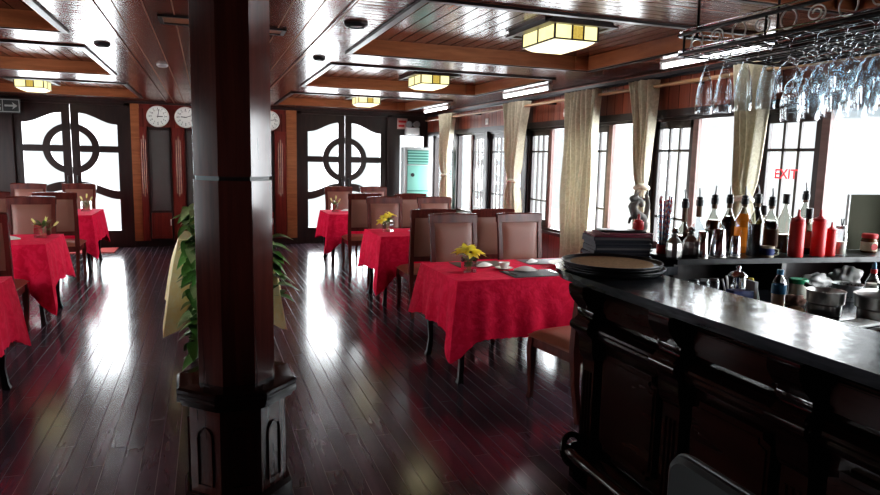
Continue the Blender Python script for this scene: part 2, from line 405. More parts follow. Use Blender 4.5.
# ------------------------------------------------------------------ room shell
XL, XR, YB, YF, ZC = -3.8, 4.0, -1.6, 12.0, 2.42
struct(MB().box(XL-.2, XR+.2, YB-.2, YF+.2, -.12, 0).build('floor', 'floor', smooth=0))
trayY = [(.65, 2.75), (3.42, 5.4), (6.07, 8.1), (9.04, 11.28)]
trayX = [(-3.16, -.92), (1.12, 3.36)]
CT = .26
c = MB()
xs = [XL-.2, -3.16, -.92, -.56]; 
for x0, x1 in ((XL-.2, -3.16), (-.92, -.56), (.76, 1.12), (3.36, XR+.2)): c.box(x0, x1, YB-.2, YF+.2, ZC, ZC+CT)
edges = [YB-.2]+[v for y in trayY for v in y]+[YF+.2]
for x0, x1 in trayX:
    for k in range(0, len(edges), 2): c.box(x0, x1, edges[k], edges[k+1], ZC, ZC+CT)
ceil = struct(c.build('ceiling', 'ceil_cross', smooth=0))
MB().box(-.56, .76, YB-.2, YF+.2, ZC-.018, ZC+CT).build('centre_boarding', 'ceil_long', ceil, smooth=0)
e = MB()
for x in (-.585, .76): e.box(x, x+.025, YB, YF, ZC-.028, ZC)
e.build('centre_edge_strip', 'ceil_long', ceil, smooth=0)
for x0, x1 in trayX:
    for y0, y1 in trayY:
        MB().box(x0-.02, x1+.02, y0-.02, y1+.02, ZC+.115, ZC+.2).build('tray_panel', 'ceil_tray', ceil, smooth=0)
        r = MB()
        r.box(x0, x1, y1-.03, y1, ZC-.005, ZC+.13); r.box(x0, x1, y0, y0+.03, ZC-.005, ZC+.13)
        r.box(x0, x0+.03, y0, y1, ZC-.005, ZC+.13); r.box(x1-.03, x1, y0, y1, ZC-.005, ZC+.13)
        r.box(x0+.02, x0+.16, y1-.05, y1-.02, ZC, ZC+.125); r.box(x1-.16, x1-.02, y1-.05, y1-.02, ZC, ZC+.125)
        r.build('tray_riser', 'riser', ceil, smooth=0)
        t = MB()
        t.box(x0-.03, x1+.03, y0-.03, y0+.012, ZC-.016, ZC+.01); t.box(x0-.03, x1+.03, y1-.012, y1+.02, ZC-.012, ZC+.01)
        t.box(x0-.03, x0+.012, y0, y1, ZC-.016, ZC+.01); t.box(x1-.012, x1+.03, y0, y1, ZC-.016, ZC+.01)
        t.build('tray_edge_moulding', 'legwood', ceil, smooth=0)

struct(MB().box(XL-.2, XR+.2, YB-.2, YB, 0, ZC).build('wall_back', 'redwood', smooth=0))

# long window walls ---------------------------------------------------------
SILL, HEAD, PITCH = .72, 2.02, 1.28
posts = [4.05+PITCH*k for k in range(-4, 6)]+[11.66]
def side_wall(X, s, nm, ystart):
    """s=+1 wall on the right: interior face at X, thickness outwards"""
    def bx(mb, d0, d1, *a):
        x0, x1 = sorted((X+s*d0, X+s*d1)); return mb.box(x0, x1, *a)
    w = struct(bx(MB(), 0, .16, YB, YF, 0, SILL-.04).build('wall_'+nm, 'redpanel', smooth=0))
    bx(MB(), 0, .16, YB, YF, HEAD+.05, ZC).build('upper_boarding', 'redpanel', w, smooth=0)
    bx(MB(), -.03, .17, YB, YF, SILL-.04, SILL).build('sill_board', 'darkwood', w, smooth=0)
    bx(MB(), -.02, .17, YB, YF, HEAD-.02, HEAD+.05).build('head_beam', 'darkwood', w, smooth=0)
    for y in posts:
        if y > ystart-.1: bx(MB(), -.015, .10, y-.06, y+.06, SILL, HEAD).build('window_post', 'darkwood', w, smooth=0)
    bx(MB(), -.015, .16, 11.72, YF, SILL, HEAD).build('end_board', 'darkwood', w, smooth=0)
    bx(MB(), 0, .16, YB, ystart-.06, SILL, HEAD).build('middle_boarding', 'redpanel', w, smooth=0)  # unseen solid stretch, added in place of near windows to keep the foreground dark
    bx(MB(), -.012, .0, YB, YF, 0, .12).build('baseboard_'+nm, 'darkwood', w, smooth=0)
    b = MB(); bx(b, -.05, .0, YB, YF, ZC-.055, ZC-.018)
    b.build('ceiling_trim', 'darkwood', w, smooth=0)
    return w
wr = side_wall(XR, 1, 'right', .21); wl = side_wall(XL, -1, 'left', 2.77)
def window(idx, X, s, y0, y1, sash):
    """sash: 'far'/'near' half holds the gridded sliding sash"""
    w = sempty('window_%d' % idx, (X, (y0+y1)/2, SILL))
    hw = (y1-y0)/2; hh = HEAD-.02-SILL
    fr = MB()
    X0, X1 = sorted((s*.02, s*.075))
    fr.box(X0, X1, -hw, -hw+.03, 0, hh); fr.box(X0, X1, hw-.03, hw, 0, hh); fr.box(X0, X1, -hw, hw, hh-.03, hh); fr.box(X0, X1, -hw, hw, 0, .03)
    fr.build('window_frame', 'darkwood', w, smooth=0)
    a, b = (hw-.03-.52, hw-.03) if sash == 'far' else (-hw+.03, -hw+.03+.52)
    xa, xb = sorted((s*.045, s*.08)); xg, xh = sorted((s*.05, s*.07))
    f = MB()
    f.box(xa, xb, a, a+.055, .03, hh-.03); f.box(xa, xb, b-.055, b, .03, hh-.03)
    f.box(xa, xb, a, b, hh-.10, hh-.03); f.box(xa, xb, a, b, .03, .12)
    sa = f.build('sash', 'darkwood', w, smooth=0)
    g = MB(); ia, ib = a+.055, b-.055
    for k in (1, 2):
        y = ia+(ib-ia)*k/3; g.box(xg, xh, y-.011, y+.011, .12, hh-.10)
    for z in (hh-.10-.20, .12+.24): g.box(xg, xh, ia, ib, z-.011, z+.011)
    g.build('glazing_bars', 'darkwood', sa, smooth=0)
    MB().box(s*.058, s*.062, ia, ib, .12, hh-.10).build('pane', 'pane', sa, smooth=0)
    # meeting stile and the clear half
    m_ = MB(); y = a if sash == 'far' else b; d = -1 if sash == 'far' else 1
    ya, yb = sorted((y, y+d*.065)); xa, xb = sorted((s*.03, s*.065)); m_.box(xa, xb, ya, yb, .03, hh-.03)
    m_.build('meeting_stile', 'frame_pink', w, smooth=0)
    ca, cb = (-hw+.03, ya) if sash == 'far' else (yb, hw-.03)
    MB().box(s*.050, s*.053, ca, cb, .03, hh-.03).build('clear_pane', 'pane', w, smooth=0)
    return w
wi = 1
for k in range(len(posts)-1):
    y0, y1 = posts[k]+.06, posts[k+1]-.06
    if y0 < .1: continue
    wn = window(wi, XR, 1, y0, y1, 'near' if abs((y0+y1)/2-9.74) < .4 or k == 9 else 'far'); wi += 1
    if abs((y0+y1)/2-3.34) < .3: win_exit = wn
for k in range(len(posts)-1):
    if posts[k] < 2.6: continue
    window(wi, XL, -1, posts[k]+.06, posts[k+1]-.06, 'far'); wi += 1
# red lettering stuck on one of the panes
text_obj('EXIT', 'exit_lettering', .10, 'signred', T(.035, .30, .80, PI/2, 0, -PI/2), win_exit, .001)

# far wall --------------------------------------------------------------------
# openings: left doors [-2.78,-1.20], right doors [1.58,3.22], side light [3.46,4.0]
DH = 2.36
fwm = MB()
T0, T1 = YF, YF+.16
fwm.box(XL, -2.92, T0, T1, 0, ZC); fwm.box(-1.16, 1.55, T0, T1, 0, ZC)
fwm.box(-2.92, -1.16, T0, T1, DH+.02, ZC); fwm.box(1.55, 3.26, T0, T1, DH+.02, ZC)
wf = struct(fwm.build('wall_far', 'redwood', smooth=0))
d = MB(); d.box(3.26, 3.46, T0-.01, T1, 0, ZC); d.box(3.46, XR, T0-.01, T1, 2.0, ZC); d.box(3.46, XR, T0-.01, T1, 0, .15); d.box(3.93, XR, T0-.01, T1, .15, 2.0)
d.build('side_light_frame', 'darkwood', wf, smooth=0)
MB().box(3.46, 3.93, T0+.07, T0+.075, .15, 2.0).build('side_light_pane', 'pane', wf, smooth=0)
d = MB(); d.box(XL, -2.92, T0-.012, T0, 0, ZC-.05); d.build('side_boarding', 'darkwood', wf, smooth=0)
d = MB(); d.box(XL, XR, T0-.03, T0, ZC-.045, ZC); d.build('ceiling_trim', 'darkwood', wf, smooth=0)
d = MB(); d.box(-1.16, 1.55, T0-.015, T0, 0, .10); d.build('baseboard_far', 'darkwood', wf, smooth=0)
d = MB(); d.box(-1.15, -1.02, T0-.02, T0, .1, ZC-.045); d.box(1.36, 1.54, T0-.02, T0, .1, ZC-.045); d.build('corner_boards', 'riser', wf, smooth=0)
d = MB(); d.box(-1.02, 1.36, T0-.018, T0, 2.0, 2.30); d.build('clock_board', 'redpanelx', wf, smooth=0)

def leaf_door(xh, xm, zt, parent, ring_c):
    """one door leaf between hinge xh and meeting xm (local x), glazed with wavy head, half ring and cross rails"""
    s = 1 if xm > xh else -1
    st = .115                                      # stile
    a, b = xh+s*st, xm-s*.12                       # glass extents
    lo, hi = min(xh, xm), max(xh, xm)
    g0, g1 = min(a, b), max(a, b)
    y0, y1 = .03, .085
    f = MB()
    f.box(min(xh, a), max(xh, a), y0, y1, 0, zt); f.box(min(xm, b), max(xm, b), y0, y1, 0, zt)
    n = 16
    def wave(t): return .5-.5*math.cos(PI*t)       # 0 at hinge, 1 at meeting
    top = [(a+(b-a)*k/n, 2.02+.17*wave(k/n)) for k in range(n+1)]
    f.prism([(b, zt), (a, zt)]+top, y0, y1, 'y')
    f.box(g0, g1, y0, y1, 0, .28)
    low = [(a+(b-a)*k/n, .94+.15*wave(k/n)) for k in range(n+1)]
    lowb = [(a+(b-a)*k/n, .80+.15*wave(k/n)) for k in range(n+1)]
    f.prism(low+lowb[::-1], y0, y1, 'y')
    zc = ring_c
    f.box(g0, g1, y0, y1, zc-.052, zc+.052)
    ro, ri = .405, .30
    arc = [(xm-s*ro*math.cos(q), zc+ro*math.sin(q)) for q in [(-PI/2+PI*k/28) for k in range(29)]]
    arci = [(xm-s*ri*math.cos(q), zc+ri*math.sin(q)) for q in [(-PI/2+PI*k/28) for k in range(29)]]
    for k in range(28): f.prism([arc[k], arc[k+1], arci[k+1], arci[k]], y0-.008, y1+.008, 'y')
    lf = f.build('door_leaf', 'darkwood', parent, smooth=0)
    MB().box(g0, g1, .055, .06, .28, 2.2).build('pane', 'pane', lf, smooth=0)
    h = MB(); hx = xm-s*.06
    h.tube([(hx, y0, 1.02), (hx, y0-.05, 1.02), (hx, y0-.055, 1.10), (hx, y0-.05, 1.18), (hx, y0, 1.18)], .010, 8)
    h.build('door_handle', 'blackmetal', lf)
def double_door(idx, xa, xb, zc):
    dr = sempty('door_%d' % idx, ((xa+xb)/2, YF, 0))
    hw = (xb-xa)/2
    f = MB(); f.box(-hw-.06, -hw+.03, -.02, .15, 0, DH+.05); f.box(hw-.03, hw+.06, -.02, .15, 0, DH+.05); f.box(-hw-.06, hw+.06, -.02, .15, DH-.03, DH+.05)
    f.build('door_frame', 'darkwood', dr, smooth=0)
    leaf_door(-hw+.03, -.004, DH-.03, dr, zc); leaf_door(hw-.03, .004, DH-.03, dr, zc)
double_door(1, -2.86, -1.21, 1.62)
double_door(2, 1.60, 3.24, 1.53)

# cabinets set in the middle of the far wall
def cabinet(x0, x1, label):
    t = thing('display_cabinet', label, 'cabinet', ((x0+x1)/2, YF-.018, 0), 0, None)
    w = (x1-x0)/2
    f = MB(); f.box(-w, w, -.05, 0, .1, .62); f.box(-w, -w+.03, -.05, 0, .62, 2.0); f.box(w-.03, w, -.05, 0, .62, 2.0); f.box(-w, w, -.05, 0, 1.95, 2.0)
    f.build('carcass', 'darkwood', t, smooth=0)
    MB().box(-w+.03, w-.03, -.03, -.01, .62, 1.95).build('glass_door', 'darkglass', t, smooth=0)
    pd = MB().box(-w+.02, w-.02, -.07, -.05, .14, .58, bev=.008).box(-w+.06, w-.06, -.078, -.07, .19, .53, bev=.004).build('lower_door', 'redwood', t, smooth=0)
    MB().box(w-.045, w-.03, -.092, -.07, .36, .47, bev=.003).build('handle', 'porcelain', pd)
    return t
cabinet(-.90, -.54, 'tall dark glass cabinet left of the octagonal pillar, under the leftmost clock')
cabinet(-.32, .04, 'dark glass cabinet mostly hidden by the left edge of the octagonal pillar')
cabinet(.78, 1.14, 'dark glass cabinet right of the octagonal pillar, under the right clock')
d = MB()
for xc, w in ((-.965, .055), (-.43, .10), (1.25, .10)):
    d.box(xc-w, xc+w, T0-.045, T0, .1, 2.0)
d.build('pilaster', 'redwood', wf, smooth=0)
d = MB()
for xc in (-.965, -.43, 1.25):
    for k in (-1, 0, 1): d.tube([(xc+k*.032, T0-.046, .85+abs(k)*.05), (xc+k*.032, T0-.046, 1.86-abs(k)*.06)], .007, 6)
d.build('pilaster_flutes', 'riser', wf)

# ------------------------------------------------------------------ wall clocks
def clock(x, label, hh, mm):
    t = thing('wall_clock', label, 'clock', (x, YF-.02, 2.18), 0, None)
    MB().lathe([(.155, 0), (.175, .01), (.175, .035), (.165, .045), (.155, .035), (.155, .02)], 32, T(rx=PI/2)).build('rim', 'whiteplate', t)
    MB().lathe([(.158, .0), (.158, .024)], 32, T(rx=PI/2)).build('face', 'clockface', t)
    k = MB()
    for i in range(12):
        a = 2*PI*i/12; big = .022 if i % 3 == 0 else .014
        k.box(-.005, .005, -.028, -.024, .140-big, .140, T(ry=a))
    k.build('hour_marks', 'black', t, smooth=0)
    for i in range(1, 13):
        a = 2*PI*i/12
        text_obj(str(i), 'numeral', .034, 'black', T(.103*math.sin(a), -.026, .103*math.cos(a), PI/2), t, .001)
    h = MB(); h.box(-.006, .006, -.032, -.029, -.015, .075, T(ry=2*PI*(hh+mm/60)/12)); h.build('hour_hand', 'black', t, smooth=0)
    h = MB(); h.box(-.004, .004, -.036, -.033, -.02, .12, T(ry=2*PI*mm/60)); h.build('minute_hand', 'black', t, smooth=0)
    MB().box(-.07, .07, -.012, .0, -.275, -.225, bev=.004).build('name_plaque', 'riser', t)
    return t
clock(-.73, 'round white wall clock above the leftmost dark glass cabinet', 3, 2)
clock(-.30, 'round white wall clock partly cut by the left side of the octagonal pillar', 9, 12)
clock(1.07, 'round white wall clock to the right of the octagonal pillar', 8, 13)

# ------------------------------------------------------------------ octagonal pillar
def octo(r): return r/math.cos(PI/8)
PX, PY = .107, 2.98
pt = thing('octagonal_pillar', 'dark mahogany eight-sided pillar standing on the floor in the foreground', 'pillar', (PX, PY, 0), R(1.5))
af = .159
ph = PI/8
def oct_lathe(prof): return MB().lathe([(octo(r), z) for r, z in prof], 8, ph=ph)
oct_lathe([(af, .56), (af, 1.472)]).build('lower_shaft', 'pillar', pt, smooth=0)
oct_lathe([(af-.010, 1.470), (af-.010, 1.492)]).build('shaft_groove', 'legwood', pt, smooth=0)
oct_lathe([(af-.001, 1.490), (af-.001, 2.42-.018)]).build('upper_shaft', 'pillar', pt, smooth=0)
oct_lathe([(.195, .50), (.235, .515), (.235, .53), (.252, .535), (.252, .55), (.25, .555), (.25, .567), (.252, .572), (.252, .588), (.240, .594), (.19, .597)]).build('cap_moulding', 'barwood', pt, smooth=0)
oct_lathe([(.203, .12), (.203, .50)]).build('pedestal', 'pillar', pt, smooth=0)
oct_lathe([(.23, 0), (.23, .10), (.22, .12)]).build('plinth', 'barwood', pt, smooth=0)
# arched sunk panels on the pedestal faces
pn = MB()
for k in range(8):
    a = k*PI/4
    poly = [(-.045, .16), (.045, .16), (.045, .38)]+[(.045*math.cos(q), .38+.045*math.sin(q)) for q in [PI*j/10 for j in range(1, 10)]]+[(-.045, .38)]
    inner = [(x*.78, .2+(z-.2)*.95) for x, z in poly]
    n = len(poly)
    for j in range(n):
        q = [poly[j], poly[(j+1) % n], inner[(j+1) % n], inner[j]]
        pn.prism(q, -.212, -.202, 'y', T(rz=a))
pn.build('arched_panel_moulding', 'pillar', pt, smooth=0)

# ------------------------------------------------------------------ dining chairs
def make_chair(label, loc, rz, group):
    t = thing('dining_chair', label, 'chair', loc, rz, group)
    def taper(p0, p1, a, b):
        (x0, y0, z0), (x1, y1, z1) = p0, p1
        return [[(x0-a, y0-a, z0), (x0+a, y0-a, z0), (x0+a, y0+a, z0), (x0-a, y0+a, z0)], [(x1-b, y1-b, z1), (x1+b, y1-b, z1), (x1+b, y1+b, z1), (x1-b, y1+b, z1)]]
    for s in (-1, 1):
        # front leg with a slight knee
        q = [((s*.195, .205, .42), .024), ((s*.20, .215, .34), .024), ((s*.198, .212, .20), .018), ((s*.196, .21, .05), .014), ((s*.20, .216, 0), .018)]
        MB().sweep([[(x-a, y-a, z), (x+a, y-a, z), (x+a, y+a, z), (x-a, y+a, z)] for (x, y, z), a in q]).build('leg', 'chairwood', t)
        q = [((s*.20, -.29, 0), .016), ((s*.20, -.245, .22), .019), ((s*.20, -.222, .44), .022), ((s*.203, -.235, .62), .021), ((s*.206, -.262, .86), .019), ((s*.208, -.292, 1.045), .018)]
        MB().sweep([[(x-a, y-a, z), (x+a, y-a, z), (x+a, y+a, z), (x-a, y+a, z)] for (x, y, z), a in q]).build('leg', 'chairwood', t)
    # apron
    f = MB(); f.box(-.185, .185, .195, .22, .36, .425); f.box(-.185, .185, -.24, -.215, .36, .425)
    for s in (-1, 1): f.box(s*.20-.012, s*.20+.012, -.21, .20, .36, .425)
    f.build('apron', 'chairwood', t, smooth=0)
    # padded seat
    def seat(d):
        return 1
    sb = bmesh.new()
    MBs = MB(); n = 14
    def P(i, j):
        u = i/(n-1)*2-1; v = j/(n-1)*2-1
        w = .215+.02*(v+1)/2
        e = max(abs(u), abs(v)); dome = (1-u**4)*(1-v**4)
        return (u*w, v*.225+.0, .437+.048*dome**.5)
    MBs.grid(P, n, n)
    MBs.box(-.215, .215, -.225, .225, .42, .438)
    MBs.build('seat', 'leather_seat', t, smooth=60)
    # back: lower rail, top rail, padded panel
    def yb(z): return -.222-(z-.44)*.115
    f = MB()
    def rail(z0, z1, d0, d1, bow=.0):
        n = 8; secs = []
        for k in range(n+1):
            x = -.195+.39*k/n; b = bow*(1-(x/.195)**2)
            secs.append([(x, yb(z0)-d0, z0+b*.0), (x, yb(z0)+d1, z0), (x, yb(z1)+d1, z1+b), (x, yb(z1)-d0, z1+b)])
        f.sweep(secs)
    rail(.565, .615, .016, .016)
    f.build('back_rail', 'chairwood', t, smooth=30)
    f = MB(); n = 10; secs = []
    for k in range(n+1):
        x = -.232+.464*k/n; b = .008*(1-(x/.232)**2)
        z0, z1 = 1.005, 1.085
        secs.append([(x, yb(z0)-.022, z0), (x, yb(z0)+.022, z0), (x, yb(z1)+.024, z1-.012+b), (x, yb(z1)+.01, z1+b), (x, yb(z1)-.012, z1+b), (x, yb(z1)-.026, z1-.012+b)])
    f.sweep(secs); f.build('top_rail', 'chairwood', t, smooth=30)
    pm = MB(); n = 12
    for sg in (1, -1):
        def P(i, j, sg=sg):
            u = i/(n-1)*2-1; v = j/(n-1)*2-1; z = .81+v*.198
            dome = ((1-u**6)*(1-v**6))
            return (u*.187, yb(z)+sg*(.012+.020*dome), z)
        pm.grid(P, n, n)
    pm.build('back_pad', 'leather', t, smooth=60)
    return t
chairs_spec = [
 ('brown leather dining chair behind the nearest table, left of the pair there', 2.12, 5.27, 180, 'chairs behind the nearest table'),
 ('brown leather dining chair behind the nearest table, right of the pair there', 2.79, 5.27, 180, 'chairs behind the nearest table'),
 ('brown leather dining chair in front of the nearest red table beside the bar end', 2.25, 3.59, 8, None),
 ('dining chair with its back to the camera at the middle right table, left one', 2.10, 6.35, 0, 'chairs in front of the middle right table'),
 ('dining chair with its back to the camera at the middle right table, right one', 2.74, 6.35, 0, 'chairs in front of the middle right table'),
 ('dining chair on the far side of the middle right table, behind its yellow lilies', 2.13, 7.76, 180, 'chairs behind the middle right table'),
 ('dining chair on the far side of the middle right table, nearer the windows', 2.80, 7.76, 180, 'chairs behind the middle right table'),
 ('dining chair with its back to the camera at the farthest right table, left one', 2.05, 9.09, 0, 'chairs in front of the farthest right table'),
 ('dining chair with its back to the camera at the farthest right table, right one', 2.70, 9.09, 0, 'chairs in front of the farthest right table'),
 ('dining chair against the right double doors, behind the vase of the farthest table', 2.08, 10.58, 180, 'chairs behind the farthest right table'),
 ('dining chair against the right double doors, the one nearer the air conditioner', 2.68, 10.58, 180, 'chairs behind the farthest right table'),
 ('dining chair cut by the left frame edge, with its back to the camera', -1.72, 6.30, 0, None),
 ('dining chair behind the left vase of green leaves and buds', -1.77, 7.76, 180, None),
 ('dining chair with its back to the camera at the farthest left table, right one', -1.70, 9.14, 0, 'chairs in front of the farthest left table'),
 ('dining chair with its back to the camera cut by the frame edge, farthest left table', -2.42, 9.30, 0, 'chairs in front of the farthest left table'),
 ('dining chair in front of the left double doors, under the meeting of the doors', -1.83, 10.98, 180, 'chairs behind the farthest left table'),
 ('dining chair in front of the left double doors, the left one of two', -2.50, 10.98, 180, 'chairs behind the farthest left table'),
]
proto = None
for lab, x, y, a, g in chairs_spec:
    if proto is None: proto = make_chair(lab, (x, y, 0), R(a), g)
    else:
        o = dup(proto, (x, y, 0), R(a), lab)
        if g: o['group'] = g
        elif 'group' in o: del o['group']

# ------------------------------------------------------------------ tables and cloths
def make_table(label, x0, x1, y0, y1):
    t = thing('dining_table', label, 'table', ((x0+x1)/2, (y0+y1)/2, 0), 0, 'red clothed dining tables')
    hx, hy = (x1-x0)/2, (y1-y0)/2
    MB().box(-hx, hx, -hy, hy, .715, .745, bev=.005).build('tabletop', 'darkwood', t)
    f = MB(); i = .05
    f.box(-hx+i, hx-i, -hy+i, -hy+i+.022, .62, .715); f.box(-hx+i, hx-i, hy-i-.022, hy-i, .62, .715)
    f.box(-hx+i, -hx+i+.022, -hy+i, hy-i, .62, .715); f.box(hx-i-.022, hx-i, -hy+i, hy-i, .62, .715)
    f.build('apron', 'darkwood', t, smooth=0)
    for sx in (-1, 1):
        for sy in (-1, 1):
            q = [(.0, .715, .030), (.004, .60, .032), (.008, .48, .027), (.002, .30, .021), (-.004, .14, .016), (.006, .03, .018), (.012, 0, .024)]
            secs = []
            for off, z, a in q:
                x, y = sx*(hx-.06+off), sy*(hy-.06+off)
                secs.append([(x-a, y-a, z), (x+a, y-a, z), (x+a, y+a, z), (x-a, y+a, z)])
            MB().sweep(secs).build('leg', 'legwood', t)
    return t
def make_cloth(name, label, cat, x0, x1, y0, y1, drops, tip, mat, zt=.748, seed=0, flare=.05, group=None, tipout=.10):
    """drops: front(-y), right, back, left"""
    rnd = random.Random(seed)
    cx, cy = (x0+x1)/2, (y0+y1)/2; hx, hy = (x1-x0)/2+.006, (y1-y0)/2+.006
    per = []   # (x,y, nx,ny, drop, corner weight)
    nS = 110
    rc = .012
    sides = [((-hx, -hy), (hx, -hy), (0, -1), drops[0]), ((hx, -hy), (hx, hy), (1, 0), drops[1]), ((hx, hy), (-hx, hy), (0, 1), drops[2]), ((-hx, hy), (-hx, -hy), (-1, 0), drops[3])]
    for si, (p, q, nn, dr) in enumerate(sides):
        L = math.hypot(q[0]-p[0], q[1]-p[1]); nxt = sides[(si+1) % 4]; prv = sides[si-1]
        for k in range(nS):
            u = k/nS; s0 = u*L; s1 = (1-u)*L
            w0 = math.exp(-(s0/.11)**2); w1 = math.exp(-(s1/.11)**2)
            n0 = Vector(nn)
            nrm = n0*(1-(w0+w1)*.5)+Vector(prv[2])*w0*.5+Vector(nxt[2])*w1*.5
            d_ = dr*(1-w0*.5-w1*.5)+prv[3]*w0*.5+nxt[3]*w1*.5
            w = max(w0, w1)
            per.append((p[0]+(q[0]-p[0])*u, p[1]+(q[1]-p[1])*u, nrm, d_, w, s0, s1, si))
    n = len(per); nr = 14
    phs = [rnd.uniform(0, 6) for _ in range(8)]
    def P(i, j):
        x, y, nr_, d_, w, s0, s1, si = per[i]
        tt = j/(nr-1)
        z = zt-(d_+((tip if isinstance(tip, (int, float)) else tip[si if s0 < s1 else (si+1) % 4])-d_)*max(0, w-.05)/.95)*tt
        # hem scallop
        z += .008*abs(math.sin(s0*PI/.055))*(tt**8)
        wv = .013*math.sin(s0*17+phs[si])+.010*math.sin(s0*31+phs[si+4])
        # concave fold either side of the corner
        near = min(s0, s1)
        fold = -.045*math.exp(-((near-.13)/.055)**2)
        o = (flare*(1-math.exp(-tt*4))*.6+flare*tt*.6)+tt**1.2*(wv+fold*.9)+tipout*w*tt**1.1
        o = max(o, .004+.006*tt)
        return (x+nr_.x*o, y+nr_.y*o, z)
    mbm = MB(); mbm.grid(P, n, nr, closed_u=True)
    # top
    gx = 2
    mbm._add([(-hx, -hy, zt), (hx, -hy, zt), (hx, hy, zt), (-hx, hy, zt)], [])
    bm = mbm.bm; bm.verts.ensure_lookup_table()
    bm.faces.new([bm.verts[i] for i in range(n)])
    for v in [bm.verts[-k] for k in (1, 2, 3, 4)]: bm.verts.remove(v)
    o = mbm.build(name, mat, None, smooth=50)
    o.location = (cx, cy, 0)
    return tag(o, label, cat, group)
TB = {'R1': (1.62, 3.10, 4.12, 4.93), 'R2': (1.74, 3.2, 6.68, 7.44), 'R3': (1.68, 3.12, 9.44, 10.25), 'L1': (-2.72, -1.24, 4.14, 4.96), 'L2': (-2.82, -1.38, 6.64, 7.44), 'L3': (-2.85, -1.44, 9.62, 10.66)}
tl = {'R1': 'nearest dining table on dark carved legs, beside the bar end', 'R2': 'middle dining table of the right row, under yellow lilies',
      'R3': 'farthest dining table of the right row, near the right double doors', 'L1': 'nearest dining table of the left row, cut by the left frame edge',
      'L2': 'middle dining table of the left row, under the vase of green leaves', 'L3': 'farthest dining table of the left row, near the left double doors'}
# drop on each side (front, right, back, left) and at the corners (front left, front right, back right, back left)
CL = {'R1': ((.42, .38, .36, .37), (.565, .55, .42, .42)), 'R2': ((.42, .38, .36, .38), (.62, .55, .44, .46)), 'R3': ((.42, .38, .36, .36), (.58, .55, .45, .45)),
      'L1': ((.40, .38, .40, .36), (.55, .56, .50, .5)), 'L2': ((.42, .38, .36, .36), (.55, .64, .46, .45)), 'L3': ((.42, .36, .36, .36), (.55, .58, .50, .45))}
for i, (k, v) in enumerate(TB.items()):
    make_table(tl[k], *v)
    make_cloth('tablecloth', {'R1': 'bright red damask tablecloth on the nearest table beside the bar', 'R2': 'red tablecloth under the middle vase of yellow lilies', 'R3': 'red tablecloth on the farthest right table near the doors',
        'L1': 'red tablecloth cut off by the left frame edge, lowest in the photo', 'L2': 'red tablecloth on the middle left table under the leafy vase', 'L3': 'red tablecloth on the farthest left table near the doors'}[k],
        'tablecloth', *v, CL[k][0], CL[k][1], 'redcloth', seed=i, group='red tablecloths', tipout=.075)

# ------------------------------------------------------------------ flower vases
def petal(mb, base, d, L, W, curl, up_=Vector((0, 0, 1))):
    d = d.normalized(); side = d.cross(up_)
    side = side.normalized() if side.length > 1e-3 else Vector((1, 0, 0))
    nn = side.cross(d)
    rows = 6; vs = []
    for k in range(rows+1):
        t = k/rows; w = W*math.sin(PI*min(1, .08+t*.95))**.8; p = base+d*(L*t)-nn*(curl*L*(t**2.2))
        vs += [p-side*w+nn*w*.25, p, p+side*w+nn*w*.25]
    fs = []
    for k in range(rows):
        for q in (0, 1): fs.append((k*3+q, k*3+q+1, k*3+q+4, k*3+q+3))
    mb._add([tuple(v) for v in vs], fs)
def vase(label, loc, kind, sz=.085, seed=1):
    rnd = random.Random(seed)
    t = thing('flower_vase', label, 'vase', loc, rnd.uniform(-.2, .2), None)
    h = sz/2; hh = sz*1.12; w = .005
    g = MB()
    g.box(-h, h, -h, h, 0, .012)
    g.box(-h, h, -h, -h+w, .012, hh); g.box(-h, h, h-w, h, .012, hh); g.box(-h, -h+w, -h+w, h-w, .012, hh); g.box(h-w, h, -h+w, h-w, .012, hh)
    g.build('glass_cube', 'vaseglass', t, smooth=0)
    MB().box(-h+w, h-w, -h+w, h-w, .012, hh*.62).build('water', 'water', t, smooth=0)
    st = MB(); lf = MB()
    heads = {'lilies': [(-.03, -.02, .165), (.035, -.01, .155), (.0, .03, .175), (-.05, .02, .15), (.06, .02, .145), (.005, -.045, .15)], 'lilies_mixed': [(-.03, 0, .17), (.03, 0, .19), (.0, .03, .15), (-.07, 0, .12)],
             'buds': [(-.04, 0, .16), (.05, .01, .15), (.01, 0, .19)], 'leafy': [(-.05, 0, .14), (.03, .0, .15), (.10, .0, .12)]}[kind]
    for hx, hy, hz in heads:
        st.tube([(hx*.2, hy*.2, .015), (hx*.4, hy*.4, hz*.5), (hx, hy, hz-.01)], .003, 6)
        b = Vector((hx, hy, hz-.012)); pt_ = MB()
        out = Vector((hx*6, hy*6-.15, .55)).normalized()
        if kind in ('lilies', 'lilies_mixed'):
            for q in range(6):
                a = 2*PI*q/6+rnd.uniform(-.2, .2)
                e1 = out.cross(Vector((0, 0, 1))).normalized(); e2 = out.cross(e1)
                dd = out*.55+(e1*math.cos(a)+e2*math.sin(a))*.8
                petal(pt_, b, dd, rnd.uniform(.070, .088), .021, .35, out)
        else:
            q = 3
            for k in range(4):
                a = PI/2*k; e1 = out.cross(Vector((0, 0, 1))).normalized(); e2 = out.cross(e1)
                petal(pt_, b, out*1.5+(e1*math.cos(a)+e2*math.sin(a))*.22, .07, .011, .05, out)
        pt_.build('flower', 'petal' if kind.startswith('lil') else 'petal_pale', t, smooth=80)
    nl = 7 if kind != 'leafy' else 22
    for k in range(nl):
        a = 2*PI*k/nl+rnd.uniform(-.3, .3); z = rnd.uniform(.085, .13)
        petal(lf, Vector((.012*math.cos(a), .012*math.sin(a), z)), Vector((math.cos(a), math.sin(a), rnd.uniform(.3, 1.1))), rnd.uniform(.06, .10), .013, .3)
    st.build('stems', 'stem', t); lf.build('leaves', 'leaf', t, smooth=80)
ZT = .750
vase('square glass vase of yellow lilies on the nearest red table', (1.83, 4.45, ZT), 'lilies', .095, 1)
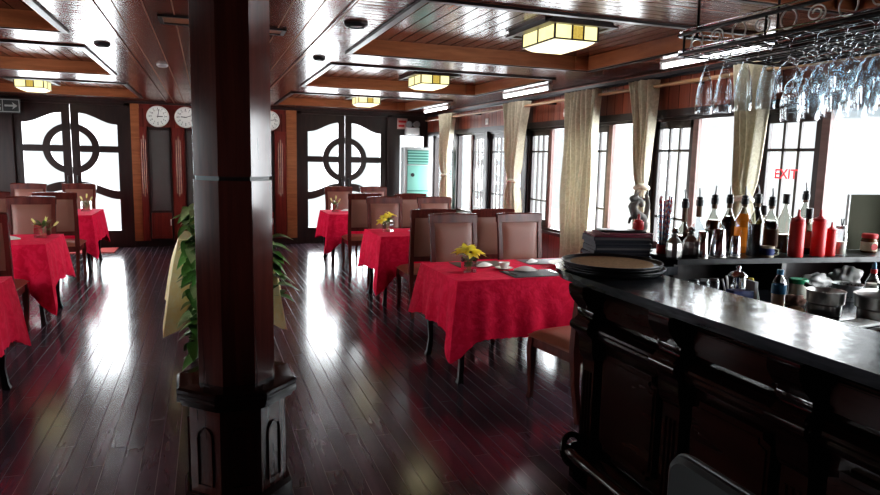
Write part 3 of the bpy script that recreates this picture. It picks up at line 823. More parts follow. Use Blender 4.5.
vase('glass vase of tall yellow lilies on the middle right table', (1.94, 7.16, ZT), 'lilies_mixed', .105, 2)
vase('small glass vase of pale buds on the farthest right table', (1.84, 9.9, ZT), 'buds', .10, 3)
vase('glass vase of green leaves and pale buds on the middle left table', (-1.50, 7.16, ZT), 'leafy', .11, 4)
vase('glass vase of pale yellow buds on the farthest left table', (-1.60, 10.3, ZT), 'buds', .12, 5)

# ------------------------------------------------------------------ table settings
def placemat(label, cx, cy, w, d_, rz, mat):
    o = MB().box(-w/2, w/2, -d_/2, d_/2, 0, .003, bev=.001).build('placemat', mat); o.location = (cx, cy, ZT); o.rotation_euler = (0, 0, R(rz))
    tag(o, label, 'placemat', 'placemats on the nearest table'); return o
placemat('dark grey placemat at the front edge of the nearest red table', 2.28, 4.27, .44, .28, 0, 'mat_dark')
placemat('brown placemat behind the yellow lilies on the nearest table', 2.04, 4.75, .42, .26, 0, 'mat_brown')
placemat('light grey placemat at the far edge of the nearest table', 2.66, 4.77, .44, .26, 0, 'mat_grey')
def napkin(label, cx, cy, z, rz, s=1):
    m_ = MB()
    n = 18; k = 6
    def P(i, j):
        t = i/(n-1); v = j/(k-1)-.5
        w = .018+.05*math.sin(PI*min(1, t*1.05))
        return ((t-.5)*.15*s, v*w*s, (.004+.022*math.sin(PI*t)*(1-(2*v)**2)+.006*(j % 2))*s)
    m_.grid(P, n, k)
    o = m_.build('folded_napkin', 'napkin', None, smooth=60); o.location = (cx, cy, z); o.rotation_euler = (0, 0, R(rz))
    return tag(o, label, 'napkin', 'folded white napkins')
napkin('white folded napkin on the brown placemat right of the nearest lilies', 2.03, 4.62, ZT+.004, 20, 1.1)
napkin('white folded napkin on the dark placemat of the nearest table', 2.26, 4.36, ZT+.004, -25, 1.2)
napkin('white folded napkin on the light grey placemat of the nearest table', 2.50, 4.72, ZT+.004, 30)
napkin('white folded napkin left of the leafy vase on the left table', -1.74, 6.98, ZT, 15, 1.3)
napkin('white folded napkin on the farthest right table', 2.02, 9.95, ZT, 10, 1.1)
def cup(label, cx, cy, z):
    t = thing('tea_cup', label, 'cup', (cx, cy, z), .5)
    MB().lathe([(.0, .004), (.03, .0), (.07, .012), (.072, .015), (.03, .006), (0, .007)], 24, cap0=False, cap1=False).build('saucer', 'porcelain', t)
    MB().lathe([(.022, .008), (.034, .022), (.043, .055), (.041, .055), (.032, .024), (0, .014)], 24, cap1=False).build('bowl', 'porcelain', t)
    MB().tube([(.038, 0, .045), (.062, 0, .046), (.066, 0, .03), (.036, 0, .022)], .004, 6).build('handle', 'porcelain', t)
cup('white porcelain cup and saucer on the middle right table', 2.22, 7.06, ZT)
cup('white porcelain cup between the two placemats of the nearest table', 2.14, 4.49, ZT)
o = MB().lathe([(0, .006), (.06, .0), (.12, .006), (.19, .026), (.194, .030), (.12, .012), (0, .01)], 36, cap0=False, cap1=False).build('dinner_plate', 'porcelain'); o.location = (2.75, 4.50, ZT)
tag(o, 'white round plate on the nearest table, seen past the bar end', 'plate')
def cutlery(kind, label, cx, cy, rz, zz=ZT+.004):
    m_ = MB(); m_.box(-.09, .03, -.004, .004, 0, .003)
    if kind == 'knife': m_.prism([(.03, -.004), (.11, -.003), (.12, .004), (.10, .009), (.03, .008)], 0, .003)
    else:
        m_.prism([(.03, -.004), (.05, -.011), (.07, -.011), (.07, .011), (.05, .011), (.03, .004)], 0, .003)
        for q in (-.009, -.003, .003, .009): m_.box(.07, .11, q-.0018, q+.0018, 0, .003)
    o = m_.build(kind, 'chrome', smooth=0); o.location = (cx, cy, zz); o.rotation_euler = (0, 0, R(rz))
    tag(o, label, kind)
cutlery('knife', 'steel table knife at the left edge of the dark placemat', 2.10, 4.28, 95)
cutlery('fork', 'steel table fork at the right end of the dark placemat', 2.45, 4.27, 92)

# ------------------------------------------------------------------ red doormat
o = MB().box(-.42, .42, -.28, .28, 0, .014, bev=.004).build('doormat', 'redmat'); o.location = (-1.82, 11.60, 0)
tag(o, 'flat red doormat on the floor in front of the left double doors', 'mat')

# ------------------------------------------------------------------ plant stand with yellow cloth
SX, SY = .115, 5.40
t = thing('plant_stand', 'small dark stand under a yellow cloth behind the pillar', 'table', (SX, SY, 0), 0)
MB().box(-.30, .30, -.28, .28, .92, .95, bev=.005).build('top', 'darkwood', t)
for sx in (-1, 1):
    for sy in (-1, 1): MB().sweep([[(sx*.24-a, sy*.22-a, z), (sx*.24+a, sy*.22-a, z), (sx*.24+a, sy*.22+a, z), (sx*.24-a, sy*.22+a, z)] for z, a in ((0, .022), (.5, .018), (.92, .026))]).build('leg', 'darkwood', t)
make_cloth('yellow_cloth', 'pale yellow satin cloth draped over the stand behind the pillar', 'tablecloth', SX-.31, SX+.31, SY-.29, SY+.29, (.52, .52, .52, .52), .70, 'yellowcloth', zt=.953, seed=9, flare=.10, tipout=.12)
pl = thing('potted_pothos', 'leafy green trailing plant with variegated leaves hanging behind the pillar', 'plant', (SX-.03, SY-.10, .955), 0)
MB().lathe([(.10, 0), (.125, .10), (.14, .16), (.145, .18), (.125, .18), (.12, .15)], 24).build('pot', 'pot', pl)
MB().lathe([(.0, .16), (.12, .162)], 24, cap0=False).build('soil', 'soil', pl)
rnd = random.Random(3)
la, lb, sm = MB(), MB(), MB()
def pleaf(mb, p, d, L):
    W = L*.34; d = d.normalized(); side = d.cross(Vector((0, 0, 1)))
    side = side.normalized() if side.length > .05 else Vector((1, 0, 0))
    nn = side.cross(d); rows = 6; vs = []
    prof = [.15, .9, 1.15, 1.05, .8, .4, .0]
    for k in range(rows+1):
        tt = k/rows; w = W*prof[k]; q = p+d*L*tt-Vector((0, 0, 1))*L*.35*tt*tt
        vs += [tuple(q-side*w+nn*w*.3), tuple(q), tuple(q+side*w+nn*w*.3)]
    fs = []
    for k in range(rows):
        for g in (0, 1): fs.append((k*3+g, k*3+g+1, k*3+g+4, k*3+g+3))
    mb._add(vs, fs)
def vine(x0, x1, y1, z1, n):
    P0 = Vector((0, 0, .17)); pts = []
    for k in range(n+1):
        tt = k/n
        x = x0*min(1, tt*4)+(x1-x0)*max(0, tt-.25)/.75
        y = y1*min(1, tt*4); z = .17+.07*math.sin(PI*min(1, tt*3.2))-(z1)*max(0, (tt-.2)/.8)
        pts.append(Vector((x+rnd.uniform(-.02, .02), y+rnd.uniform(-.02, .02), z)))
    sm.tube([tuple(P0)]+[tuple(p) for p in pts], .005, 5)
    for p in pts:
        for q in range(3):
            a = rnd.uniform(0, 2*PI); d = Vector((math.cos(a)+x0*1.2, math.sin(a)-.5, rnd.uniform(-.5, .35)))
            pleaf(la if rnd.random() < .68 else lb, p, d, rnd.uniform(.11, .18))
for x0, x1, y1, z1, n in ((-.20, -.16, -.36, 1.02, 15), (-.16, -.15, -.40, .98, 14), (-.14, -.14, -.38, .80, 12), (-.10, -.10, -.38, .6, 9), (.06, .05, -.38, .5, 8), (.20, .24, -.36, .55, 8), (.30, .40, -.26, .62, 9), (.05, .0, -.1, -.05, 5), (-.16, -.2, -.1, .02, 5)):
    vine(x0, x1, y1, z1, n)
for k in range(5): pleaf(la, Vector((.34, -.30, .0-.05*k)), Vector((1, -.2, .35-.3*k)), .20-.015*k)
for k in range(12):
    a = rnd.uniform(0, 2*PI); pleaf(la if k % 2 else lb, Vector((.08*math.cos(a), .08*math.sin(a), .18)), Vector((math.cos(a), math.sin(a), .9)), .14)
sm.build('stems', 'stem', pl); la.build('leaves', 'leaf', pl, smooth=80); lb.build('leaves', 'leaf_pale', pl, smooth=80)

# ------------------------------------------------------------------ ceiling lamps
def ceiling_lamp(label, cx, cy):
    t = thing('ceiling_lamp', label, 'ceiling light', (cx, cy, ZC+.115), 0, None)
    w, d_ = .17, .24
    f = MB()
    f.box(-w-.10, w+.10, -d_-.04, d_+.04, -.02, 0); f.box(-w-.06, w+.06, -d_-.08, d_+.08, -.022, -.001)
    f.box(-w-.07, w+.07, -d_-.10, -d_-.06, -.034, -.018); f.box(-w-.07, w+.07, d_+.06, d_+.10, -.034, -.018)
    f.box(-w-.10, -w-.06, -d_-.10, d_+.10, -.034, -.018); f.box(w+.06, w+.10, -d_-.10, d_+.10, -.034, -.018)
    f.build('wooden_base', 'darkwood', t, smooth=0)
    MB().box(-w, w, -d_, d_, -.115, -.022).build('glass_box', 'lampglass', t, smooth=0)
    a = MB(); a.box(-.03, .05, -d_-.002, -d_+.002, -.112, -.024); a.box(-.03, .05, d_-.002, d_+.002, -.112, -.024); a.build('amber_pane', 'lampamber', t, smooth=0)
    k = MB(); q = .006
    for sx in (-1, 1):
        for sy in (-1, 1): k.box(sx*w-q, sx*w+q, sy*d_-q, sy*d_+q, -.118, -.022)
    for sy in (-1, 1):
        k.box(-w, w, sy*d_-q, sy*d_+q, -.122, -.112)
        for x in (-.035, .055): k.box(x-q, x+q, sy*d_-q, sy*d_+q, -.118, -.022)
    for sx in (-1, 1):
        k.box(sx*w-q, sx*w+q, -d_, d_, -.122, -.112)
        k.box(sx*w-q, sx*w+q, -q, q, -.118, -.022)
    k.build('leading', 'darkwood', t, smooth=0)
    n = 4; b = MB(); secs = []
    for s_, z in ((.98, -.115), (.86, -.135), (.72, -.15), (.60, -.156)):
        secs.append([(-w*s_, -d_*s_, z), (w*s_, -d_*s_, z), (w*s_, d_*s_, z), (-w*s_, d_*s_, z)])
    b.sweep(secs); b.build('lower_bowl', 'lampbowl', t, smooth=0)
ceiling_lamp('warm square glass ceiling lamp nearest the camera, above the nearest table', 2.44, 4.33)
ceiling_lamp('warm glass ceiling lamp in the middle right ceiling tray', 2.46, 7.36)
ceiling_lamp('warm glass ceiling lamp over the farthest right table', 2.42, 10.35)
ceiling_lamp('warm glass ceiling lamp at top left above the left double doors', -2.2, 10.5)
ceiling_lamp('warm glass ceiling lamp of the middle left ceiling tray, beyond the frame edge', -2.25, 7.1)
ceiling_lamp('warm glass ceiling lamp of the nearest left ceiling tray, beyond the frame edge', -2.25, 4.3)

def tube_light(label, cy, L=1.2):
    t = thing('fluorescent_tube', label, 'tube light', (3.60, cy, ZC), 0, None)
    MB().box(-.025, .025, -L/2, L/2, -.022, 0, bev=.004).build('batten', 'white', t)
    MB().tube([(0, -L/2+.03, -.040), (0, L/2-.03, -.040)], .017, 12).build('tube', 'tube', t)
    k = MB(); k.box(-.018, .018, -L/2, -L/2+.03, -.06, -.02); k.box(-.018, .018, L/2-.03, L/2, -.06, -.02); k.build('end_cap', 'white', t, smooth=0)
tube_light('white fluorescent tube above the middle windows', 7.13)
tube_light('white fluorescent tube beside the hanging glass rack', 4.05)
tube_light('white fluorescent tube farthest along the windows', 10.35)

def disc(label, x, y, z, r, mats, name, cat):
    t = thing(name, label, cat, (x, y, z))
    MB().lathe([(r, 0), (r, -.012), (r*.72, -.026), (r*.70, -.012)], 24, cap1=True).build('ring', mats[0], t)
    MB().lathe([(r*.68, -.011), (r*.5, -.02)], 24).build('centre', mats[1], t)
disc('dark round smoke detector on the ceiling left of the nearest tray', .92, 4.22, ZC, .075, ('black', 'grey'), 'smoke_detector', 'smoke detector')
disc('small round downlight on the ceiling before the middle right tray', .94, 5.78, ZC, .055, ('black', 'steel'), 'downlight', 'ceiling light')
disc('dark round downlight on the ceiling between the left trays', -.74, 5.86, ZC, .06, ('black', 'black'), 'downlight', 'ceiling light')
disc('small downlight on the ceiling strip right of the pillar top', .30, 6.8, ZC-.018, .05, ('grey', 'steel'), 'downlight', 'ceiling light')
disc('small downlight on the ceiling strip left of the pillar top', -.36, 6.8, ZC-.018, .05, ('grey', 'steel'), 'downlight', 'ceiling light')
def hatch(label, x, y, s):
    t = thing('ceiling_speaker', label, 'speaker', (x, y, ZC-.018))
    f = MB(); 
    for a in (0, 1, 2, 3): f.box(-s, s, s-.025, s, -.014, 0, T(rz=a*PI/2))
    f.build('frame', 'black', t, smooth=0)
    MB().box(-s+.02, s-.02, -s+.02, s-.02, -.006, 0).build('panel', 'riser', t, smooth=0)
hatch('square wooden ceiling hatch left of the pillar top', -.12, 4.5, .13)
hatch('square ceiling hatch right of the pillar top', .42, 4.6, .10)

# ------------------------------------------------------------------ curtains and rod
t = thing('curtain_rod', 'long pale wooden curtain rod above the right windows', 'curtain rod', (3.84, 6.5, 2.27))
MB().tube([(0, -5.6, 0), (0, 5.1, 0)], .017, 10).build('pole', 'rodwood', t)
for y in (-4.2, -1.9, .6, 2.9, 4.6): MB().box(0, .16, -.012, .012, -.012, .012, T(0, y, 0)).build('bracket', 'blackmetal', t, smooth=0)
MB().tube([(0.08, -8.0, .085), (.08, 5.4, .085)], .014, 8).build('conduit', 'black', t)
def curtain(label, cy, wt, tie=None, zb=.55, wb=None, wtie=.12, seed=0, shift=0, nf=9):
    rnd = random.Random(seed); t = thing('curtain', label, 'curtain', (3.84, cy, 0), 0, 'beige window curtains')
    nu, nv = 150, 44; wb = wb or wt*.8; top = 2.335
    ph_ = rnd.uniform(0, 6)
    def width(z):
        if tie is None: return wt+(wb-wt)*(top-z)/(top-zb)
        if z > tie:
            q = (z-tie)/(top-tie); return wtie+(wt-wtie)*(q**.8)
        q = (tie-z)/(tie-zb); return wtie+(wb-wtie)*min(1, q*1.4)**.7
    def P(i, j):
        u = i/(nu-1)-.5; z = top-(top-zb)*j/(nv-1); w = width(z)
        a = .055*(.6+.4*min(1, w/.3))
        if tie and abs(z-tie) < .12: a *= .55+.45*abs(z-tie)/.12
        x = a*math.sin(u*2*PI*nf+ph_)*(1+.3*math.sin(u*23+ph_))+.012*math.sin(z*5+u*9)
        sh = 0 if tie is None else shift*(1-abs((z-tie)/(top-tie))) if z > tie else shift
        return (-.01+x, u*w+.008*math.sin(z*6+ph_)+sh, z)
    m_ = MB(); m_.grid(P, nu, nv); cl = m_.build('curtain_cloth', 'curtain', t, smooth=80)
    for k in range(max(3, nf//2)):
        y = -wt/2+wt*(k+.5)/max(3, nf//2)
        MB().tube([(.0+.026*math.cos(a), y, 2.27+.026*math.sin(a)) for a in [2*PI*q/14 for q in range(14)]], .006, 6, closed=True).build('ring', 'brass', t)
    if tie:
        MB().tube([(-.01+.055*math.cos(a), shift+(wtie/2+.012)*math.sin(a), tie+.012*math.sin(a*2)) for a in [2*PI*q/24 for q in range(24)]], .022, 8, closed=True).build('tie_band', 'curtain_tie', t)
curtain('beige tied curtain behind the hanging flutes, nearest of the curtains', 3.90, .34, tie=1.33, seed=1, wtie=.13, wb=.26, nf=6)
curtain('beige tied curtain behind the carved statue', 5.20, .33, tie=1.36, seed=2, wtie=.09, wb=.17, nf=6, shift=-.075)
curtain('beige straight curtain hanging untied behind the stack of menus', 6.20, .60, None, zb=.12, wb=.58, seed=3, nf=7)
curtain('beige curtain tied in the middle above the nearest table chairs', 7.88, .66, tie=1.31, seed=4, wtie=.15, wb=.46, zb=.5, nf=8)
curtain('beige tied curtain farthest along the windows beside the air conditioner', 10.48, .62, tie=1.31, seed=5, wtie=.17, wb=.42, nf=8)
# switch plates on the boarding
for lab, y in (('small white switch plate on the boarding behind the middle tube light', 6.85), ('small white switch plate on the boarding above the far windows', 9.15)):
    t = thing('switch_plate', lab, 'switch', (XR, y, 2.15))
    MB().box(-.012, 0, -.045, .045, -.045, .045, bev=.003).build('plate', 'whiteplate', t); MB().box(-.018, -.012, -.012, .012, -.02, .02).build('rocker', 'white', t, smooth=0)

# ------------------------------------------------------------------ air conditioner, sign, emergency lamp
t = thing('air_conditioner', 'tall white floor air conditioner with aqua front in the far right corner', 'air conditioner', (3.67, 11.62, 0), R(-4))
MB().box(-.25, .25, -.14, .16, 0, 1.78, bev=.012).build('cabinet', 'acwhite', t)
fp = MB().box(-.20, .20, -.155, -.14, .12, 1.45, bev=.006).build('front_panel', 'aqua', t)
MB().box(-.20, .20, -.150, -.14, 1.47, 1.73).build('outlet', 'aqua_dark', t, smooth=0)
l = MB()
for k in range(5): l.box(-.195, .195, -.165, -.148, 1.485+k*.05, 1.507+k*.05)
l.build('louvres', 'aqua', t, smooth=0)
MB().lathe([(.035, 0), (.035, .01)], 20, T(-.10, -.155, 1.28, PI/2)).build('knob', 'black', t)
MB().box(-.20, .20, -.158, -.15, .98, 1.0).build('panel_seam', 'aqua_dark', t, smooth=0)
t = thing('emergency_lamp', 'white twin-head emergency lamp above the air conditioner', 'lamp', (3.68, YF-.01, 2.02))
MB().box(-.13, .13, -.12, 0, 0, .13, bev=.01).build('housing', 'white', t)
for s in (-1, 1):
    MB().lathe([(.03, -.05), (.062, -.01), (.066, .03), (.058, .035), (.05, .02)], 20, T(s*.075, -.08, .19, PI/2)).build('lamp_head', 'grey', t)
    MB().box(s*.075-.008, s*.075+.008, -.07, -.05, .12, .17).build('bracket', 'grey', t, smooth=0)
t = thing('notice_sign', 'pale pink notice sign on the wall left of the emergency lamp', 'sign', (3.50, YF-.012, 2.22))
MB().box(-.10, .10, -.012, 0, -.10, .10, bev=.003).build('plate', 'signpink', t)
b = MB(); b.box(-.075, .075, -.015, -.012, .02, .06); b.box(-.075, .04, -.015, -.012, -.06, -.02); b.build('red_band', 'redcap', t, smooth=0)
t = thing('exit_sign', 'dark exit sign with an arrow at the upper left corner', 'sign', (-3.01, YF-.14, 2.25))
MB().box(-.34, .34, -.02, .0, -.11, .11, bev=.004).build('plate', 'signdark', t)
b = MB()
for a0, a1, b0, b1 in ((-.33, .33, .085, .097), (-.33, .33, -.097, -.085), (-.33, -.318, -.097, .097), (.318, .33, -.097, .097), (.10, .108, -.09, .09), (-.012, -.004, -.09, .09)): b.box(a0, a1, -.026, -.019, b0, b1)
b.build('border', 'signline', t, smooth=0)
text_obj('EXIT', 'lettering', .115, 'signline', T(-.165, -.022, 0, PI/2), t, .002)
b = MB(); b.box(.13, .26, -.025, -.019, -.014, .014); b.prism([(.23, -.055), (.30, 0), (.23, .055), (.25, 0)], -.025, -.019, 'y'); b.build('arrow', 'signline', t, smooth=0)
b = MB(); b.ball((.055, -.022, .05), .016, 1, .3, 1, 10, 6)
b.tube([(.055, -.022, .03), (.045, -.022, -.015)], .013, 6); b.tube([(.045, -.022, -.015), (.075, -.022, -.035), (.07, -.022, -.07)], .008, 6); b.tube([(.045, -.022, -.015), (.03, -.022, -.045), (.01, -.022, -.06)], .008, 6)
b.tube([(.055, -.022, .025), (.08, -.022, .005)], .007, 6); b.tube([(.052, -.022, .025), (.025, -.022, .01)], .007, 6); b.build('running_figure', 'signline', t)
MB().box(-.30, .30, 0, .13, .02, .05).build('bracket', 'darkwood', t, smooth=0)

# ------------------------------------------------------------------ bar counter
bar = thing('bar_counter', 'dark mahogany bar counter with carved brackets and a polished top', 'counter', (0, 0, 0))
def rounded_end(x0, x1, ya, yb, r, n=10):
    pts = [(x1, ya), (x1, yb)]
    pts += [(x0+r+r*math.cos(a), yb-r+r*math.sin(a)) for a in [PI/2+PI/2*k/n for k in range(n+1)]]
    pts += [(x0, ya)]
    return pts
CZ = 1.05
top = MB(); top.prism(rounded_end(1.63, 2.06, -1.3, 3.12, .40), CZ-.022, CZ, 'z'); top.prism(rounded_end(1.645, 2.05, -1.3, 3.105, .39), CZ-.045, CZ-.022, 'z')
top.box(2.055, 2.31, 2.745, 3.22, CZ-.045, CZ)
top.build('countertop', 'counter', bar, smooth=30)
body = MB(); body.prism(rounded_end(1.76, 2.04, -1.3, 2.72, .05), .0, CZ-.045, 'z'); body.build('carcass', 'barwood', bar, smooth=30)
def along(profile, y0, y1, name, mat):
    """profile (x,z) extruded along the front"""
    MB().prism(profile, y0, y1, 'y').build(name, mat, bar, smooth=30)
# cornice under top, mid rail mouldings, plinth
along([(1.76, .97), (1.70, 1.0), (1.665, 1.005), (1.665, 1.02), (1.76, 1.02)], -1.3, 2.72, 'cornice', 'barwood')
along([(1.76, .74), (1.72, .745), (1.715, .76), (1.70, .765), (1.695, .775), (1.70, .785), (1.69, .79), (1.685, .80), (1.69, .81), (1.705, .815), (1.72, .83), (1.76, .835)], -1.3, 2.70, 'mid_rail_moulding', 'barwood')
along([(1.76, 0), (1.70, 0), (1.70, .12), (1.72, .135), (1.72, .15), (1.74, .17), (1.76, .18)], -1.3, 2.72, 'plinth', 'barwood')
corb_y = [2.62, 2.02, 1.44, .86, .28, -.3]
for k in range(len(corb_y)-1):
    ya, yb = corb_y[k+1]+.075, corb_y[k]-.075
    p = MB(); p.box(1.745, 1.765, ya, yb, .855, .965)
    def frame(a0, a1, z0, z1, cut):
        # raised panel with notched corners
        pts = [(a0+cut, z0), (a1-cut, z0), (a1-cut, z0+cut*.6), (a1, z0+cut), (a1, z1-cut), (a1-cut, z1-cut*.6), (a1-cut, z1), (a0+cut, z1), (a0+cut, z1-cut*.6), (a0, z1-cut), (a0, z0+cut), (a0+cut, z0+cut*.6)]
        p.prism(pts, 1.725, 1.75, 'x')
        c0, c1 = (a0+a1)/2, (z0+z1)/2
        p.prism([(c0+(y-c0)*.93, c1+(z-c1)*.90) for y, z in pts], 1.718, 1.726, 'x')
    frame(ya+.01, yb-.01, .865, .96, .02)
    frame(ya+.03, yb-.03, .24, .70, .035)
    p.build('front_panel', 'barpanel', bar, smooth=0)
    # stile behind each bracket
for y in corb_y:
    c = MB()
    prof = [(1.76, 1.005), (1.625, 1.005), (1.622, .985), (1.628, .955), (1.648, .925), (1.675, .895), (1.688, .87), (1.685, .85), (1.668, .838), (1.655, .82), (1.652, .80), (1.66, .78), (1.675, .768), (1.688, .75), (1.692, .72), (1.694, .69), (1.702, .655), (1.715, .635), (1.735, .625), (1.76, .62)]
    c.prism(prof, y-.06, y+.06, 'y')
    c.build('bracket', 'barwood', bar, smooth=30)
    c = MB()
    c.tube([(1.672, y-.075, .802), (1.672, y+.075, .802)], .026, 14)
    for s in (-1, 1): c.tube([(1.672, y+s*.075, .802), (1.672, y+s*.085, .802)], .014, 10)
    # side scroll near the upper panel
    c.lathe([(.0, -.068), (.032, -.068), (.034, -.06), (.034, .06), (.032, .068), (0, .068)], 16, T(1.712, y, .875, PI/2), cap0=False, cap1=False)
    c.build('scroll', 'barwood', bar, smooth=40)
    c = MB(); c.box(1.715, 1.765, y-.05, y+.05, .17, .64); c.box(1.70, 1.765, y-.065, y+.065, .0, .18)
    for q in (-.025, 0, .025): c.tube([(1.714, y+q, .22), (1.714, y+q, .58)], .008, 6)
    c.build('pilaster', 'barpanel', bar, smooth=30)
fr = MB()
fr.tube([(1.72, 2.60, .20), (1.65, 2.62, .205), (1.605, 2.58, .21), (1.595, 2.50, .21), (1.595, 2.3, .21), (1.595, -1.3, .21)], .028, 14)
for y in (2.02, 1.44, .86, .28): fr.tube([(1.595, y, .21), (1.65, y, .17), (1.70, y, .13)], .014, 8)
fr.tube([(1.64+.055*math.cos(a), 2.60+.02*math.sin(a), .20+.07*math.sin(a)) for a in [2*PI*q/24 for q in range(24)]], .015, 10, closed=True)
fr.build('foot_rail', 'barwood', bar)
e = MB(); e.box(1.80, 2.02, 2.715, 2.73, .2, .72); e.box(1.80, 2.02, 2.715, 2.73, .86, .96); e.build('end_panel', 'barpanel', bar, smooth=0)

# back bar (runs across to the windows)
bb = thing('back_bar', 'black low cabinet with a bottle shelf running from the counter to the windows', 'cabinet', (0, 0, 0))
WZ = .89
MB().box(2.14, 2.30, 2.78, 3.06, WZ, CZ-.045).box(2.20, 3.92, 2.06, 2.80, 0, WZ-.03).box(2.45, 3.92, 2.80, 3.06, 0, WZ-.03).build('base_cabinet', 'barwood', bb, smooth=0)
MB().box(2.07, 3.93, 2.02, 3.11, WZ-.03, WZ, bev=.004).build('worktop', 'counter', bb)
MB().box(2.32, 3.93, 3.05, 3.10, WZ, 1.045).build('back_panel', 'darkwood', bb, smooth=0)
SZ = 1.085
MB().prism([(2.31, 2.752), (3.93, 2.548), (3.93, 2.96), (2.31, 3.165)], SZ-.028, SZ, 'z').build('bottle_shelf', 'black', bb)
for x in (2.34, 3.0, 3.89): MB().box(x-.015, x+.015, 2.80-.125*(x-2.3), 3.05, WZ, SZ-.028).build('shelf_support', 'darkwood', bb, smooth=0)

# ------------------------------------------------------------------ on the bar end: trays, menus, figurine, straws
def tray(label, z, r, cx, cy, cork):
    t = thing('round_tray', label, 'tray', (cx, cy, z), 0, 'stacked round trays on the bar end')
    MB().lathe([(r*.88, 0), (r*.93, .003), (r, .016), (r, .020), (r*.975, .020), (r*.92, .008), (0, .007)], 48, cap1=False).build('rim', 'black', t)
    if cork: MB().lathe([(0, .012), (r*.80, .012), (r*.82, .0075)], 48, cap0=False, cap1=False).build('cork_lining', 'cork', t)
    return t
tray('black round tray at the bottom of the stack on the bar end', CZ+.001, .238, 1.86, 2.68, False)
tray('black round tray second from the bottom of the stack on the bar end', CZ+.013, .242, 1.865, 2.67, False)
tray('black round tray third from the bottom of the stack on the bar end', CZ+.025, .236, 1.86, 2.68, False)
tray('black round tray with a brown cork lining on top of the tray stack', CZ+.037, .242, 1.855, 2.68, True)
z = CZ+.001
mrnd = random.Random(5)
mlabels = ['bottom', 'second', 'third', 'fourth', 'fifth', 'sixth', 'seventh', 'eighth']
for k in range(8):
    t_ = .0175
    w, d_ = .31, .21
    o = thing('menu', 'navy menu folder, %s from the bottom of the menu pile' % mlabels[k] if k else 'navy menu folder at the bottom of the menu pile', 'menu', (2.09+mrnd.uniform(-.006, .006), 2.98+mrnd.uniform(-.006, .006)-.0, z), R(-14+mrnd.uniform(-2, 2)), 'menus piled on the bar end')
    mb_ = MB(); mb_.box(-w/2, w/2, -d_/2, d_/2, 0, .003); mb_.box(-w/2, w/2, -d_/2, d_/2, t_-.004, t_-.001); mb_.box(-w/2, -w/2+.004, -d_/2, d_/2, .0, t_-.001)
    mb_.build('cover', 'menu', o, smooth=0)
    MB().box(-w/2+.005, w/2-.008, -d_/2+.006, d_/2-.006, .0032, t_-.0042).build('pages', 'mat_grey' if k % 3 == 1 else 'menu', o, smooth=0)
    z += t_
for lab, rz_, mt_, w, d_, dx in (('maroon folder lying on the navy menus', -18, 'menu_red', .31, .225, -.01), ('thin maroon card on the maroon folder', -6, 'menu_red', .26, .20, .02), ('black flat bill folder on top of the menu pile', -20, 'black', .24, .13, .01)):
    o = MB().box(-w/2, w/2, -d_/2, d_/2, 0, .009, bev=.002).build('bill_folder' if 'bill' in lab else 'folder', mt_); o.location = (2.10+dx, 2.98, z+.0005); o.rotation_euler = (0, 0, R(rz_)); z += .0105
    tag(o, lab, 'folder')
# small red candle jar on the pile
t = thing('candle_jar', 'small dark red candle jar on top of the menu pile', 'jar', (2.20, 2.95, z+.001))
MB().lathe([(.024, 0), (.028, .01), (.028, .04), (.018, .05), (.018, .054)], 18).build('jar', 'redcap', t); MB().lathe([(.008, .054), (.007, .075), (.004, .085)], 10).build('stopper', 'redcap', t)

# bottles on the shelf ---------------------------------------------------------
def pxray(px, py):
    a = (px-440)/F_PX; b = (247.5-py)/F_PX
    return fw+rt*a+up*b
def at_depth(px, py, Y):   # real position measured from the photograph, on the plane Y
    d = pxray(px, py); return d.x*Y/d.y
def on_shelf(px, py, y0):   # the shelf runs slightly askew towards the windows
    Y = y0
    for _ in range(12):
        x = at_depth(px, py, Y); Y = y0-.125*(x-2.3)
    return x, Y
def bottle(label, x, y, Ht, Rb, liq, fill=.5, pour=True, shoulder=.52, neck=.013, lab=None, cap='black', glassmat='bottleglass', z=SZ, group='bottles on the bar shelf', name='bottle'):
    t = thing(name, label, 'bottle', (x, y, z+.0005), random.uniform(0, 6), group)
    Ht *= 1.19; hs = Ht*shoulder
    prof = [(Rb*.86, 0), (Rb, .006), (Rb, hs*.96), (Rb*.96, hs), (Rb*.62, hs+Ht*.10), (neck*1.25, hs+Ht*.18), (neck, hs+Ht*.24), (neck, Ht*.97), (neck*1.25, Ht*.975), (neck*1.25, Ht)]
    MB().lathe(prof, 22).build('glass_body', glassmat, t)
    if liq:
        zf = max(.02, min(fill, .97))*Ht; lp = []
        for r, zz in prof:
            if zz <= zf: lp.append((max(.004, r-.0025), zz+.003 if zz == 0 else zz))
        # close at fill level
        for i in range(len(prof)-1):
            if prof[i][1] <= zf < prof[i+1][1]:
                q = (zf-prof[i][1])/(prof[i+1][1]-prof[i][1]); lp.append((max(.004, prof[i][0]+(prof[i+1][0]-prof[i][0])*q-.0025), zf))
        MB().lathe(lp, 22).build('liquor', liq, t)
    if lab: MB().lathe([(Rb+.0008, hs*.22), (Rb+.0008, hs*.80)], 22, cap0=False, cap1=False).build('paper_label', lab, t)
    if pour:
        MB().lathe([(neck*1.12, hs+Ht*.25), (neck*1.14, Ht-.036)], 16, cap0=False, cap1=False).build('neck_foil', 'label_brown', t)
        MB().lathe([(neck*1.5, Ht-.035), (neck*1.55, Ht-.002), (neck*1.25, Ht), (neck*1.3, Ht+.014), (neck*.6, Ht+.018)], 16).build('pourer_collar', cap, t)
        MB().tube([(0, 0, Ht+.012), (0, .002, Ht+.035), (.007, .004, Ht+.065)], [.0055, .005, .0038], 8).build('pourer_spout', 'grey', t)
    else:
        MB().lathe([(neck*1.45, Ht-.045), (neck*1.5, Ht-.042), (neck*1.5, Ht+.008), (neck*1.4, Ht+.012)], 18).build('cap', cap, t)
    return t
YS = 2.92
